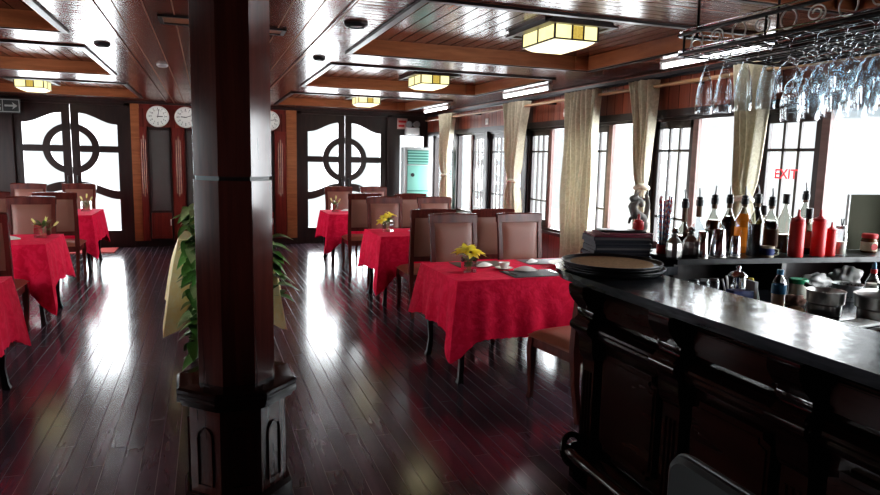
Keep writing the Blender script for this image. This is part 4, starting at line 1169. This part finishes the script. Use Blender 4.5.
bspec = [  # px of centre, Y, height, radius, liquor, fill, pourer, shoulder, label, glass
 ('bell-shaped clear decanter with a dark neck, leftmost bottle on the shelf', 683, 2.95, .245, .047, 'brownliq', .30, True, .36, None, 'glass'),
 ('round clear bottle with brown pourer, second bottle from the straws', 697, 3.03, .25, .046, None, .3, True, .42, None, 'glass'),
 ('dark bottle with a chrome spout behind the left steel shaker', 712, 2.92, .265, .036, 'brownliq', .52, True, .56, 'label_brown', 'glass'),
 ('dark liquor bottle with black collar behind the two steel shakers', 727, 3.05, .262, .038, 'cola', .55, True, .55, None, 'glass'),
 ('amber orange liquor bottle with a black pourer', 742, 2.97, .262, .040, 'amber', .70, True, .60, 'amber', 'glass'),
 ('tall bottle of dark liquor just right of the amber bottle', 755, 2.845, .275, .038, 'cola', .45, True, .58, None, 'glass'),
 ('short bottle with yellow liquor seen between the dark bottles', 761, 3.04, .215, .036, 'lemon', .62, False, .62, None, 'glass'),
 ('dark red liquor bottle with spout left of the clear capped bottle', 769, 2.93, .258, .040, 'cola', .52, True, .58, 'label_brown', 'glass'),
 ('clear bottle with a dark grey cap left of the red squeeze bottles', 783, 2.95, .275, .038, 'brownliq', .28, False, .58, None, 'glass'),
 ('liquor bottle with spout rising between the two red squeeze bottles', 802, 3.0, .285, .038, 'brownliq', .48, True, .60, 'label_brown', 'glass'),
 ('clear sauce bottle with cream label between the red squeeze bottles', 807, 2.90, .21, .030, 'brownliq', .42, False, .66, 'label_cream', 'glass'),
]
for lab, px, Y, Ht, Rb, liq, fill, pour, sh, lm_, gm in bspec:
    bottle(lab, *on_shelf(px, 240, Y), Ht, Rb*1.12, liq, min(.72, fill*1.18), pour, sh, lab=lm_, glassmat='glass' if liq is None else 'bottleglass', cap='black')
def squeeze(label, px, Y, Ht, Rb):
    t = thing('squeeze_bottle', label, 'squeeze bottle', (*on_shelf(px, 245, Y), SZ+.0005), 0, 'red squeeze bottles')
    MB().lathe([(Rb*.94, 0), (Rb, .006), (Rb, Ht*.70), (Rb*.9, Ht*.745), (Rb*.86, Ht*.75)], 24).build('body', 'redplastic', t)
    MB().lathe([(Rb*.92, Ht*.745), (Rb*.92, Ht*.80), (Rb*.5, Ht*.83), (Rb*.22, Ht*.86), (Rb*.12, Ht)], 24).build('nozzle_cap', 'redcap', t)
squeeze('tall red squeeze bottle, left one of the bigger two', 796, 2.80, .262, .039)
squeeze('tall red squeeze bottle, right one of the bigger two', 818, 2.82, .262, .038)
squeeze('smaller bright red squeeze bottle right of the two tall ones', 830, 2.815, .19, .029)
# shaker with toothpicks, jar with red lid, olive board
x, yy_ = on_shelf(840, 245, 2.86)
t = thing('straw_shaker', 'clear plastic jar holding two picks right of the red squeeze bottles', 'jar', (x, yy_, SZ+.0005))
MB().lathe([(.030, 0), (.034, .006), (.034, .11), (.027, .135), (.027, .15)], 22).build('glass_body', 'glass', t)
MB().lathe([(.030, .003), (.031, .075)], 22).build('contents', 'milk', t)
MB().lathe([(.029, .148), (.029, .165)], 22).build('lid', 'grey', t)
b = MB(); b.tube([(0, 0, .16), (-.008, 0, .205)], .003, 6); b.tube([(.004, 0, .16), (.012, 0, .205)], .003, 6); b.build('picks', 'black', t)
x, yy_ = on_shelf(869, 245, 2.92)
t = thing('sauce_jar', 'glass sauce jar with a red lid and a cream label in front of the board', 'jar', (x, yy_, SZ+.0005))
MB().lathe([(.038, 0), (.043, .006), (.043, .07), (.036, .085), (.036, .092)], 24).build('glass_body', 'brownliq', t)
MB().lathe([(.0436, .012), (.0436, .064)], 24, cap0=False, cap1=False).build('paper_label', 'label_cream', t)
MB().lathe([(.040, .086), (.042, .09), (.042, .108), (.038, .112)], 24).build('lid', 'redcap', t)
MB().lathe([(.020, 0), (.020, .001)], 20, T(-.012, -.0425, .038, PI/2, 0, -.28)).build('label_badge', 'redcap', t)
t = thing('olive_board', 'flat olive grey board standing upright at the right end of the shelf', 'board', (*on_shelf(846, 235, 3.02), SZ+.001))
MB().box(0, .32, 0, .012, 0, .335, bev=.003).build('panel', 'board', t); MB().box(-.004, 0.006, -.002, .014, 0, .336).build('edge_strip', 'grey', t, smooth=0)
# steel shakers upside down, decanter cluster, small cup in front of the bottles
def shaker(label, px, Y, Ht, r0_, r1_):
    t = thing('steel_shaker', label, 'shaker', (*on_shelf(px, 250, Y), SZ+.0005), 0, 'steel shaker cups upside down on the shelf')
    MB().lathe([(r0_, 0), (r0_+.001, .004), (r1_, Ht-.008), (r1_-.006, Ht), (0, Ht)], 24, cap1=False).build('cup_body', 'chrome', t)
    MB().lathe([(r0_+.0015, .0), (r0_+.003, .003), (r0_+.0012, .008)], 24, cap0=False, cap1=False).build('rim', 'steel', t)
shaker('big steel shaker cup upside down in front of the dark bottles', 718, 2.815, .155, .044, .032)
shaker('slim steel shaker cup upside down left of the big one', 702, 2.79, .145, .031, .025)
shaker('small steel jigger cup upside down right of the big shaker', 735, 2.81, .118, .029, .022)
def cut_decanter(label, px, Y):
    t = thing('crystal_decanter', label, 'decanter', (*on_shelf(px, 250, Y), SZ+.0005), 0, 'crystal decanters')
    n = 12; vs = MB()
    def prof(k): return 1
    vs.lathe([(.030, 0), (.040, .012), (.043, .05), (.040, .085), (.026, .105), (.016, .115), (.020, .13)], 10).build('faceted_body', 'steel', t, smooth=0)
    MB().lathe([(.012, .13), (.020, .145), (.012, .162)], 8).build('stopper', 'chrome', t, smooth=0)
cut_decanter('dark faceted decanter below the leftmost clear bottle', 674, 2.78)
cut_decanter('dark faceted decanter beside the slim steel shaker', 690, 2.845)
t = thing('mug', 'small cream mug with a printed band in front of the dark red bottle', 'mug', (*on_shelf(768, 250, 2.79), SZ+.0005), R(-60))
MB().lathe([(.028, 0), (.031, .003), (.033, .062), (.030, .062), (.028, .006), (0, .005)], 22, cap1=False).build('bowl', 'label_cream', t)
MB().tube([(.031, 0, .05), (.052, 0, .046), (.052, 0, .022), (.031, 0, .014)], .004, 8).build('handle', 'label_cream', t)
MB().lathe([(.0324, .014), (.0334, .05)], 22, cap0=False, cap1=False).build('printed_band', 'bluestripe', t)

# straws in glass
x, yy_ = on_shelf(663, 245, 2.98)
t = thing('straw_holder', 'glass vase packed with red and blue striped paper straws', 'straw holder', (x, yy_, SZ+.0005))
MB().lathe([(.024, 0), (.030, .06), (.042, .22), (.0405, .22), (.028, .06), (.02, .005)], 22).build('glass_body', 'glass', t)
MB().lathe([(.032, 0), (.034, .005), (.034, .045), (.031, .048), (.031, .008)], 20).build('red_cup', 'redplastic', t)
srnd = random.Random(2)
for k in range(16):
    a = srnd.uniform(0, 2*PI); r_ = srnd.uniform(.003, .016); a2 = a+srnd.uniform(-.5, .5)
    MB().tube([(r_*math.cos(a), r_*math.sin(a), .008), ((r_+.018)*math.cos(a2), (r_+.018)*math.sin(a2), .30+srnd.uniform(-.012, .02))], .0038, 7).build('straw', 'straw_red' if k % 2 else 'straw_blue', t)

# carved dragon figurine
x = at_depth(637, 235, 3.17)
t = thing('dragon_figurine', 'grey carved dragon figurine standing behind the menu pile', 'figurine', (x, 3.17, CZ+.0005), R(10)); t.scale = (1.12, 1.12, 1.12)
MB().lathe([(.043, 0), (.046, .01), (.040, .025), (.042, .04), (.03, .05)], 20).build('base', 'stone', t)
b = MB()
body = [(-.02, 0, .05), (.02, .01, .10), (.035, 0, .15), (.015, -.01, .19), (-.025, 0, .215), (-.04, .005, .25), (-.02, 0, .285), (.01, 0, .275), (.02, -.005, .25)]
b.tube(body, [.026, .030, .030, .027, .025, .024, .022, .018, .010], 10)
b.ball((-.035, 0, .292), .024, 1.3, .8, .8)
b.tube([(-.03, .005, .30), (-.015, .01, .325), (.0, .01, .335)], [.006, .005, .002], 6); b.tube([(-.03, -.005, .30), (-.018, -.01, .322), (-.006, -.01, .33)], [.006, .005, .002], 6)
for k in range(7):
    p = Vector(body[min(k+1, len(body)-1)]); b._add([tuple(p+Vector((.02, -.004, 0))), tuple(p+Vector((.02, .004, 0))), tuple(p+Vector((.05, 0, .012))), tuple(p+Vector((.02, 0, .022)))], [(0, 1, 2), (1, 3, 2), (3, 0, 2), (0, 3, 1)])
b.build('dragon_body', 'stone', t, smooth=50)
b = MB(); b.tube([(.03, 0, .15), (.055, 0, .20), (.065, 0, .26), (.05, 0, .31), (.06, 0, .335)], [.016, .015, .013, .010, .004], 8); b.build('tail', 'stone', t)
b = MB(); b.tube([(-.02, 0, .20), (-.055, 0, .19), (-.065, 0, .165)], [.012, .009, .006], 8); b.tube([(.0, 0, .10), (-.045, 0, .11), (-.055, 0, .085)], [.012, .009, .006], 8); b.build('claws', 'stone', t)

# worktop things --------------------------------------------------------------
def onw(px, py, z=WZ):
    d = pxray(px, py); k = (z-H)/d.z; return d.x*k, d.y*k
for k, (px, lab) in enumerate(((684, 'leftmost'), (694, 'second from the left'), (704, 'third from the left'), (714, 'rightmost'))):
    t = thing('water_glass', '%s of the four clear tumblers upside down behind the countertop' % lab, 'glass', (at_depth(px, 283, 2.60), 2.60, WZ+.0005), 0, 'upturned tumblers under the bottle shelf')
    MB().lathe([(.030, 0), (.026, .112), (.022, .118), (0, .118), (0, .108), (.020, .108), (.028, 0)], 20, cap0=False, cap1=False).build('tumbler', 'glass', t)
# steel coffee pot
x = at_depth(746, 290, 2.56)
t = thing('coffee_pot', 'shiny steel pot with a knobbed lid behind the blue carton', 'pot', (x, 2.62, WZ+.0005))
MB().lathe([(.048, 0), (.052, .01), (.050, .08), (.042, .115), (.044, .12)], 24).build('pot_body', 'chrome', t)
MB().lathe([(.048, .12), (.046, .128), (.03, .142), (.01, .15), (.008, .155), (.014, .163), (.010, .172), (0, .174)], 24, cap1=False).build('lid', 'chrome', t)
MB().tube([(.046, 0, .10), (.085, 0, .105), (.088, 0, .06), (.05, 0, .03)], .006, 8).build('handle', 'black', t)
MB().tube([(-.045, 0, .05), (-.07, 0, .085), (-.085, 0, .115)], [.012, .009, .007], 8).build('spout', 'chrome', t)
# blue carton lying
x = at_depth(744, 297, 2.44)
t = thing('carton', 'dark blue carton with a white end panel in front of the steel pot', 'carton', (x, 2.46, WZ+.0005), R(-8))
MB().box(-.065, .045, -.035, .035, 0, .085, bev=.003).build('box', 'carton_blue', t); MB().box(.045, .065, -.035, .035, 0, .13, bev=.002).build('end_panel', 'white', t)
o = MB(); o.tube([(.03*math.cos(a)-.015, -.0362, .045+.012*math.sin(a)) for a in [2*PI*q/20 for q in range(20)]], .0016, 6, closed=True); o.build('oval_emblem', 'white', t)
# tongs
x = at_depth(725, 285, 2.50)
t = thing('tongs', 'pair of white-handled tongs leaning beside the steel pot', 'tongs', (x, 2.50, WZ+.0005))
MB().tube([(.03, 0, .012), (.005, 0, .07), (-.012, 0, .115), (-.02, 0, .135)], .0055, 8).build('arm', 'white', t); MB().tube([(.032, .0, .012), (.02, .0, .08), (.010, 0, .135), (.003, 0, .15)], .0055, 8).build('arm', 'white', t)
# detergent squeeze with yellow cap
x = at_depth(762, 298, 2.42)
t = thing('dispenser_bottle', 'white handled dispenser with a yellow cap left of the water bottle', 'bottle', (x, 2.50, WZ+.0005), R(-20))
MB().lathe([(.026, 0), (.028, .01), (.026, .07), (.012, .095), (.012, .105)], 20).build('body', 'glass', t); MB().lathe([(.016, .10), (.016, .13), (.010, .135)], 16).build('cap', 'lemon', t)
MB().tube([(.012, 0, .11), (.035, 0, .08), (.048, 0, .03), (.046, 0, .005)], .005, 8).build('handle', 'white', t)
# water bottle
x, y = onw(777, 309)
t = thing('water_bottle', 'plastic water bottle with a blue label and cap half full of tan liquid', 'bottle', (x, y, WZ+.0005))
MB().lathe([(.030, 0), (.033, .008), (.031, .03), (.033, .04), (.031, .06), (.033, .07), (.033, .12), (.026, .145), (.014, .165), (.013, .175)], 24).build('plastic_body', 'glass', t)
MB().lathe([(.029, .003), (.030, .078)], 24).build('contents', 'tan', t)
MB().lathe([(.0336, .078), (.0336, .122)], 24, cap0=False, cap1=False).build('label_band', 'label_blue', t)
MB().lathe([(.016, .172), (.016, .192), (.013, .195)], 16).build('cap', 'label_blue', t)
# green lid jar
x, y = onw(797, 298)
t = thing('plastic_jar', 'cloudy plastic jar with a bright green lid right of the water bottle', 'jar', (x, min(y, 2.66), WZ+.0005))
MB().lathe([(.040, 0), (.043, .006), (.043, .07), (.040, .082)], 24).build('body', 'milk', t); MB().lathe([(.045, .08), (.046, .084), (.046, .10), (.043, .104)], 24).build('lid', 'greenlid', t)
# rags
def rag(label, cx, cy, mat, r, sx, sy, sz, seed):
    q = random.Random(seed); ks = [(Vector((q.uniform(-1, 1), q.uniform(-1, 1), q.uniform(-1, 1)))*6, q.uniform(0, 6)) for _ in range(6)]
    def fn(d): return 1+sum(.07*math.sin(d.dot(k)+p) for k, p in ks)
    mb_ = MB(); mb_.ball((0, 0, 0), r, sx, sy, sz, 28, 18, fn)
    for v in mb_.bm.verts: v.co.z = max(v.co.z, -r*sz*.75)
    o = mb_.build('cloth_rag', mat, None, smooth=70); o.location = (cx, cy, WZ+r*sz*.75+.0005); tag(o, label, 'rag')
x, y = onw(794, 305); rag('crumpled brown rag between the water bottle and the saucepan', x, y, 'browncloth', .05, 1.2, .9, .6, 1)
x, y = onw(795, 314); rag('small tan rag in front of the brown rag', x, y, 'bread', .035, 1.3, .8, .55, 2)
# saucepan
x, y = onw(824, 314)
def pan(label, cx, cy, r, h_, lid, seed, handle_dir):
    t = thing('saucepan', label, 'pot', (cx, cy, WZ+.0005), R(handle_dir), 'steel pots on the worktop')
    MB().lathe([(r*.80, 0), (r*.84, .006), (r*.86, h_*.42), (r*.97, h_*.5), (r, h_*.96), (r*1.03, h_), (r*1.01, h_), (r*.96, h_*.95), (r*.93, h_*.5), (r*.8, h_*.42), (r*.78, .01), (0, .008)], 32, cap1=False).build('pan_body', 'steel', t)
    MB().tube([(r*.98, 0, h_*.82), (r*1.3, 0, h_*.86), (r*2.1, 0, h_*.95)], [.007, .010, .012], 8).build('handle', 'black', t)
    if lid:
        MB().lathe([(r*1.05, h_+.002), (r*1.05, h_+.006), (r*.7, h_+.022), (r*.2, h_+.032), (0, h_+.033)], 32, cap1=False).build('lid', 'steel', t)
        MB().lathe([(.008, h_+.03), (.008, h_+.045), (.016, h_+.05), (.014, h_+.058)], 14).build('lid_knob', 'black', t)
pan('open steel saucepan on the worktop behind the countertop', x, y, .082, .115, False, 1, 70)
x, y = onw(869, 320); pan('lidded steel pot at the right frame edge', x+.05, y+.0, .098, .11, True, 2, 20)
# perforated colander behind
x, y = onw(846, 300)
t = thing('colander', 'perforated pale colander behind the open saucepan', 'colander', (x, min(y, 2.5), WZ+.0005))
MB().lathe([(.045, 0), (.062, .03), (.072, .085), (.078, .088), (.070, .083), (.060, .03), (.04, .004)], 28).build('bowl', 'grey', t)
b = MB()
for i in range(24):
    for j in range(4):
        a = 2*PI*(i+.5*(j % 2))/24; zz = .026+j*.016; rr = .0595+(zz-.03)*.19
        b.box(-.0028, .0028, -.0012, .0012, -.0028, .0028, T(rr*math.cos(a), rr*math.sin(a), zz, 0, 0, a+PI/2))
b.build('holes', 'black', t, smooth=0)
# plastic bags
def bag(label, px, py, Y, r, sx, sy, sz, seed):
    q = random.Random(seed); ks = [(Vector((q.uniform(-1, 1), q.uniform(-1, 1), q.uniform(-1, 1)))*q.uniform(4, 11), q.uniform(0, 6)) for _ in range(9)]
    def fn(d): return 1+sum(.055*math.sin(d.dot(k)+p) for k, p in ks)
    mb_ = MB(); mb_.ball((0, 0, 0), r, sx, sy, sz, 36, 24, fn)
    for v in mb_.bm.verts: v.co.z = max(v.co.z, -r*sz*.8)
    o = mb_.build('plastic_bag', 'plasticbag', None, smooth=80); o.location = (at_depth(px, py, Y), Y, WZ+r*sz*.8+.0005); tag(o, label, 'bag', 'white plastic bags on the worktop')
bag('flatter crumpled white plastic bag left of the bigger bag', 815, 275, 2.72, .075, 1.3, .75, .68, 4)
bag('bigger crumpled white plastic bag above the perforated colander', 846, 276, 2.70, .088, 1.05, .75, .80, 5)
# dropper bottle
x, y = onw(873, 300)
t = thing('dropper_bottle', 'clear bottle with a red collar and blue top at the right frame edge', 'bottle', (at_depth(873, 280, 2.55), 2.55, WZ+.0005))
MB().lathe([(.036, 0), (.038, .006), (.036, .06), (.018, .10), (.015, .115)], 20).build('body', 'glass', t); MB().lathe([(.033, .003), (.034, .055)], 20).build('contents', 'milk', t); MB().lathe([(.017, .112), (.017, .135)], 16).build('collar', 'redcap', t); MB().lathe([(.012, .135), (.011, .16), (.006, .175)], 14).build('top', 'label_blue', t)
# cutting board and knife
x, y = onw(842, 322)
o = MB().box(-.14, .14, -.05, .05, 0, .012, bev=.004).build('cutting_board', 'white'); o.location = (x-.01, y-.06, WZ+.0005); o.rotation_euler = (0, 0, R(6)); tag(o, 'pale cutting board lying in front of the saucepan', 'board')
t = thing('kitchen_knife', 'black handled kitchen knife lying on the worktop near the right frame edge', 'knife', (x+.10, y-.13, WZ+.001), R(8))
MB().prism([(-.16, -.012), (-.13, -.016), (0, -.016), (0, .012), (-.15, .010)], 0, .0025).build('blade', 'chrome', t, smooth=0); MB().box(0, .12, -.012, .010, -.0, .014, bev=.004).build('handle', 'black', t)

# ------------------------------------------------------------------ hanging glass rack
RX0, RX1, RY0, RY1, RZ = 1.95, 2.58, .75, 2.44, 2.05
rk = thing('hanging_glass_rack', 'black wrought iron glass rack with scrolls hanging from the ceiling over the bar', 'glass rack', (0, 0, 0))
def loop(z, r): return MB().tube([(RX0+.05, RY1, z), (RX0+.015, RY1-.015, z), (RX0, RY1-.05, z), (RX0, RY0, z), (RX1, RY0, z), (RX1, RY1-.05, z), (RX1-.015, RY1-.015, z), (RX1-.05, RY1, z)], r, 8, closed=True)
loop(RZ, .008).build('lower_frame', 'blackmetal', rk); loop(RZ+.082, .008).build('upper_frame', 'blackmetal', rk)
loop(RZ+.018, .004).build('lower_trim_rod', 'chrome', rk); loop(RZ+.100, .004).build('upper_trim_rod', 'chrome', rk)
b = MB(); ncol = 6
for k in range(ncol+1):
    x = RX0+.02+(RX1-RX0-.04)*k/ncol
    for q in (-.032, .032):
        if RX0+.008 < x+.052+q < RX1-.008 and k < ncol: b.tube([(x+.049+q*.55, RY0, RZ-.002), (x+.049+q*.55, RY1, RZ-.002)], .0035, 6)
b.build('glass_rails', 'blackmetal', rk)
b = MB()
for x in (RX0, RX1):
    for y in (RY1-.06, RY1-.5, RY1-.95, RY1-1.4): b.tube([(x, y, RZ), (x, y, RZ+.082)], .005, 6)
b.build('uprights', 'blackmetal', rk)
for x in (RX0, RX1):
    y = RY1-.14
    while y > RY0+.1:
        b = MB(); b.tube([(x, y+.034*math.cos(a), RZ+.045+.034*math.sin(a)) for a in [2*PI*q/20 for q in range(20)]], .0032, 6, closed=True)
        sp = [(x, y-.11+(.012+.030*q/26)*math.cos(q*.42), RZ+.045+(.010+.022*q/26)*math.sin(q*.42)) for q in range(27)]
        b.build('scroll_ring', 'steel', rk); MB().tube(sp, .003, 6).build('scroll', 'steel', rk); y -= .23
x = RX0+.12
while x < RX1-.05:
    MB().tube([(x+.034*math.cos(a), RY1, RZ+.045+.034*math.sin(a)) for a in [2*PI*q/20 for q in range(20)]], .0032, 6, closed=True).build('scroll_ring', 'steel', rk); x += .16
for x in (RX0+.10, RX1-.08):
    for y in (RY1-.02, RY0+.35):
        MB().tube([(x, y, RZ+.082), (x, y, ZC if x < 3 else ZC)], .006, 8).build('hanger_rod', 'blackmetal', rk)
for y in (RY1-.02, RY0+.35): MB().tube([(RX0, y, RZ+.082), (RX1, y, RZ+.082)], .006, 6).build('cross_bar', 'blackmetal', rk)

def hung_mesh(prof, name):
    """upright profile list (outer up then inner down) flipped to hang by the foot"""
    m_ = MB(); k_ = 1.12 if name == 'champagne_flute' else 1.05
    m_.lathe([(r*(1.1 if k_ > 1.1 else 1), -z*k_) for r, z in prof], 18, cap0=False, cap1=False); o = m_.build(name, 'glass', None, smooth=60); return o
flute = [(0, 0), (.031, .001), (.032, .003), (.012, .008), (.0065, .018), (.006, .045), (.009, .066), (.017, .088), (.026, .125), (.0315, .17), (.0325, .205), (.031, .228), (.0295, .228), (.031, .205), (.030, .17), (.0245, .126), (.015, .09), (.003, .078), (0, .076)]
wine = [(0, 0), (.036, .001), (.037, .003), (.010, .009), (.004, .018), (.004, .080), (.008, .088), (.030, .105), (.041, .13), (.043, .150), (.036, .195), (.0345, .195), (.0415, .150), (.039, .13), (.028, .107), (.004, .094), (0, .092)]
goblet = [(0, 0), (.034, .001), (.035, .003), (.012, .008), (.005, .015), (.005, .055), (.010, .063), (.032, .082), (.040, .11), (.041, .130), (.038, .160), (.0365, .160), (.0395, .13), (.038, .11), (.030, .084), (.005, .070), (0, .068)]
tall = [(0, 0), (.038, .001), (.039, .003), (.010, .009), (.0042, .018), (.0042, .100), (.008, .108), (.034, .130), (.046, .165), (.048, .190), (.039, .256), (.0375, .256), (.0465, .190), (.044, .165), (.032, .133), (.005, .115), (0, .113)]
kinds = {'flute': flute, 'wine': wine, 'goblet': goblet, 'tall': tall}
names = {'flute': 'champagne_flute', 'wine': 'wine_glass', 'goblet': 'goblet', 'tall': 'large_wine_glass'}
ordn = ['first', 'second', 'third', 'fourth', 'fifth', 'sixth', 'seventh', 'eighth', 'ninth', 'tenth', 'eleventh', 'twelfth', 'thirteenth', 'fourteenth']
protos = {}
grnd = random.Random(11)
for cidx in range(ncol):
    x = RX0+.02+(RX1-RX0-.04)*cidx/ncol+.049
    kind_row = ['flute', 'wine', 'tall', 'goblet', 'wine', 'tall'][cidx]
    y = RY1-.13-(.03 if cidx % 2 else 0) if cidx == 0 else RY1-[0, .62, .50, .36, .22, .12][cidx]
    j = 0
    while y > (1.18 if cidx < 4 else 1.45):
        kd = kind_row
        if cidx == 0 and j >= 4: kd = 'tall' if j % 2 else 'wine'
        lab = 'hanging %s, %s from the far end, rack row %s' % ({'flute': 'champagne flute', 'wine': 'wine glass', 'goblet': 'goblet', 'tall': 'large wine glass'}[kd], ordn[j],
              ['nearest the dining tables', 'second from the tables', 'third from the tables', 'fourth from the tables', 'fifth from the tables', 'nearest the windows'][cidx])
        if kd not in protos:
            o = hung_mesh(kinds[kd], names[kd]); protos[kd] = o
        else:
            o = protos[kd].copy(); col.objects.link(o)
        o.location = (x+grnd.uniform(-.004, .004), y+grnd.uniform(-.006, .006), RZ-.002+.004); o.rotation_euler = (0, 0, grnd.uniform(0, 6))
        tag(o, lab, 'glass', 'glasses hanging in the rack')
        y -= .108 if kd == 'flute' else .106; j += 1

# ------------------------------------------------------------------ bar stool in the corner
t = thing('bar_chair', 'charcoal vinyl bar chair with a rounded backrest in front of the counter', 'chair', (1.33, 1.17, 0), R(0))
def rrect(w, h, r, n=8):
    pts = []
    for cx_, cz_, a0 in ((w-r, h-r, 0), (-w+r, h-r, PI/2), (-w+r, -h+r, PI), (w-r, -h+r, 1.5*PI)):
        for k in range(n+1): a = a0+PI/2*k/n; pts.append((cx_+r*math.cos(a), cz_+r*math.sin(a)))
    return pts
pts = rrect(.20, .16, .06)
mb_ = MB(); mb_.sweep([[(-.17, y*.93, .65+z_*.93) for y, z_ in pts], [(-.16, y, .65+z_) for y, z_ in pts], [(-.125, y, .65+z_) for y, z_ in pts], [(-.115, y*.93, .65+z_*.93) for y, z_ in pts]])
mb_.build('backrest', 'stoolfab', t, smooth=30)
MB().tube([(-.142, y*1.01, .65+z_*1.01) for y, z_ in pts], .006, 8, closed=True).build('piping', 'stoolpipe', t)
mb_ = MB(); p2 = rrect(.20, .19, .06)
mb_.sweep([[(x_*.95, y*.95, .44) for x_, y in [(b_, a_) for a_, b_ in p2]], [(b_, a_, .455) for a_, b_ in p2], [(b_, a_, .495) for a_, b_ in p2], [(b_*.93, a_*.93, .51) for a_, b_ in p2]])
mb_.build('seat', 'stoolfab', t, smooth=30)
for sx in (-1, 1):
    for sy in (-1, 1): MB().tube([(sx*.14, sy*.15, .445), (sx*.17, sy*.19, 0)], .013, 8).build('leg', 'blackmetal', t)
b = MB()
for s in (-1, 1): b.tube([(-.15, s*.10, .44), (-.165, s*.10, .56)], .011, 8)
b.build('back_support', 'blackmetal', t)

# ------------------------------------------------------------------ light and colour
w = bpy.data.worlds.new('world'); sc.world = w; w.use_nodes = True
nt = w.node_tree; nt.nodes.clear()
bg = nt.nodes.new('ShaderNodeBackground'); ow = nt.nodes.new('ShaderNodeOutputWorld')
bg.inputs[0].default_value = (.93, .97, 1.0, 1); bg.inputs[1].default_value = .56
nt.links.new(bg.outputs[0], ow.inputs[0])

def sun(name, direction, strength, angle):
    ld = bpy.data.lights.new(name, 'SUN'); ld.energy = strength; ld.angle = R(angle); ld.color = (.95, .97, 1.0)
    o = bpy.data.objects.new(name, ld); col.objects.link(o); o.location = (0, 5, 6)
    o.rotation_euler = Vector(direction).to_track_quat('-Z', 'Y').to_euler()
# overcast daylight: three very soft suns, one for each glazed side
sun('daylight_right', (-1, .42, -.40), 18, 110)
sun('daylight_left', (1, .40, -.40), 15, 110)
sun('daylight_far', (0, -1, -.35), 14, 100)

sc.view_settings.view_transform = 'Standard'
sc.view_settings.look = 'Medium High Contrast'
sc.view_settings.exposure = .9
sc.view_settings.gamma = 1
cy = sc.cycles
cy.use_denoising = True
cy.max_bounces = 10; cy.diffuse_bounces = 4; cy.glossy_bounces = 5; cy.transmission_bounces = 8; cy.transparent_max_bounces = 40
cy.caustics_reflective = False; cy.caustics_refractive = False
cy.sample_clamp_indirect = 6
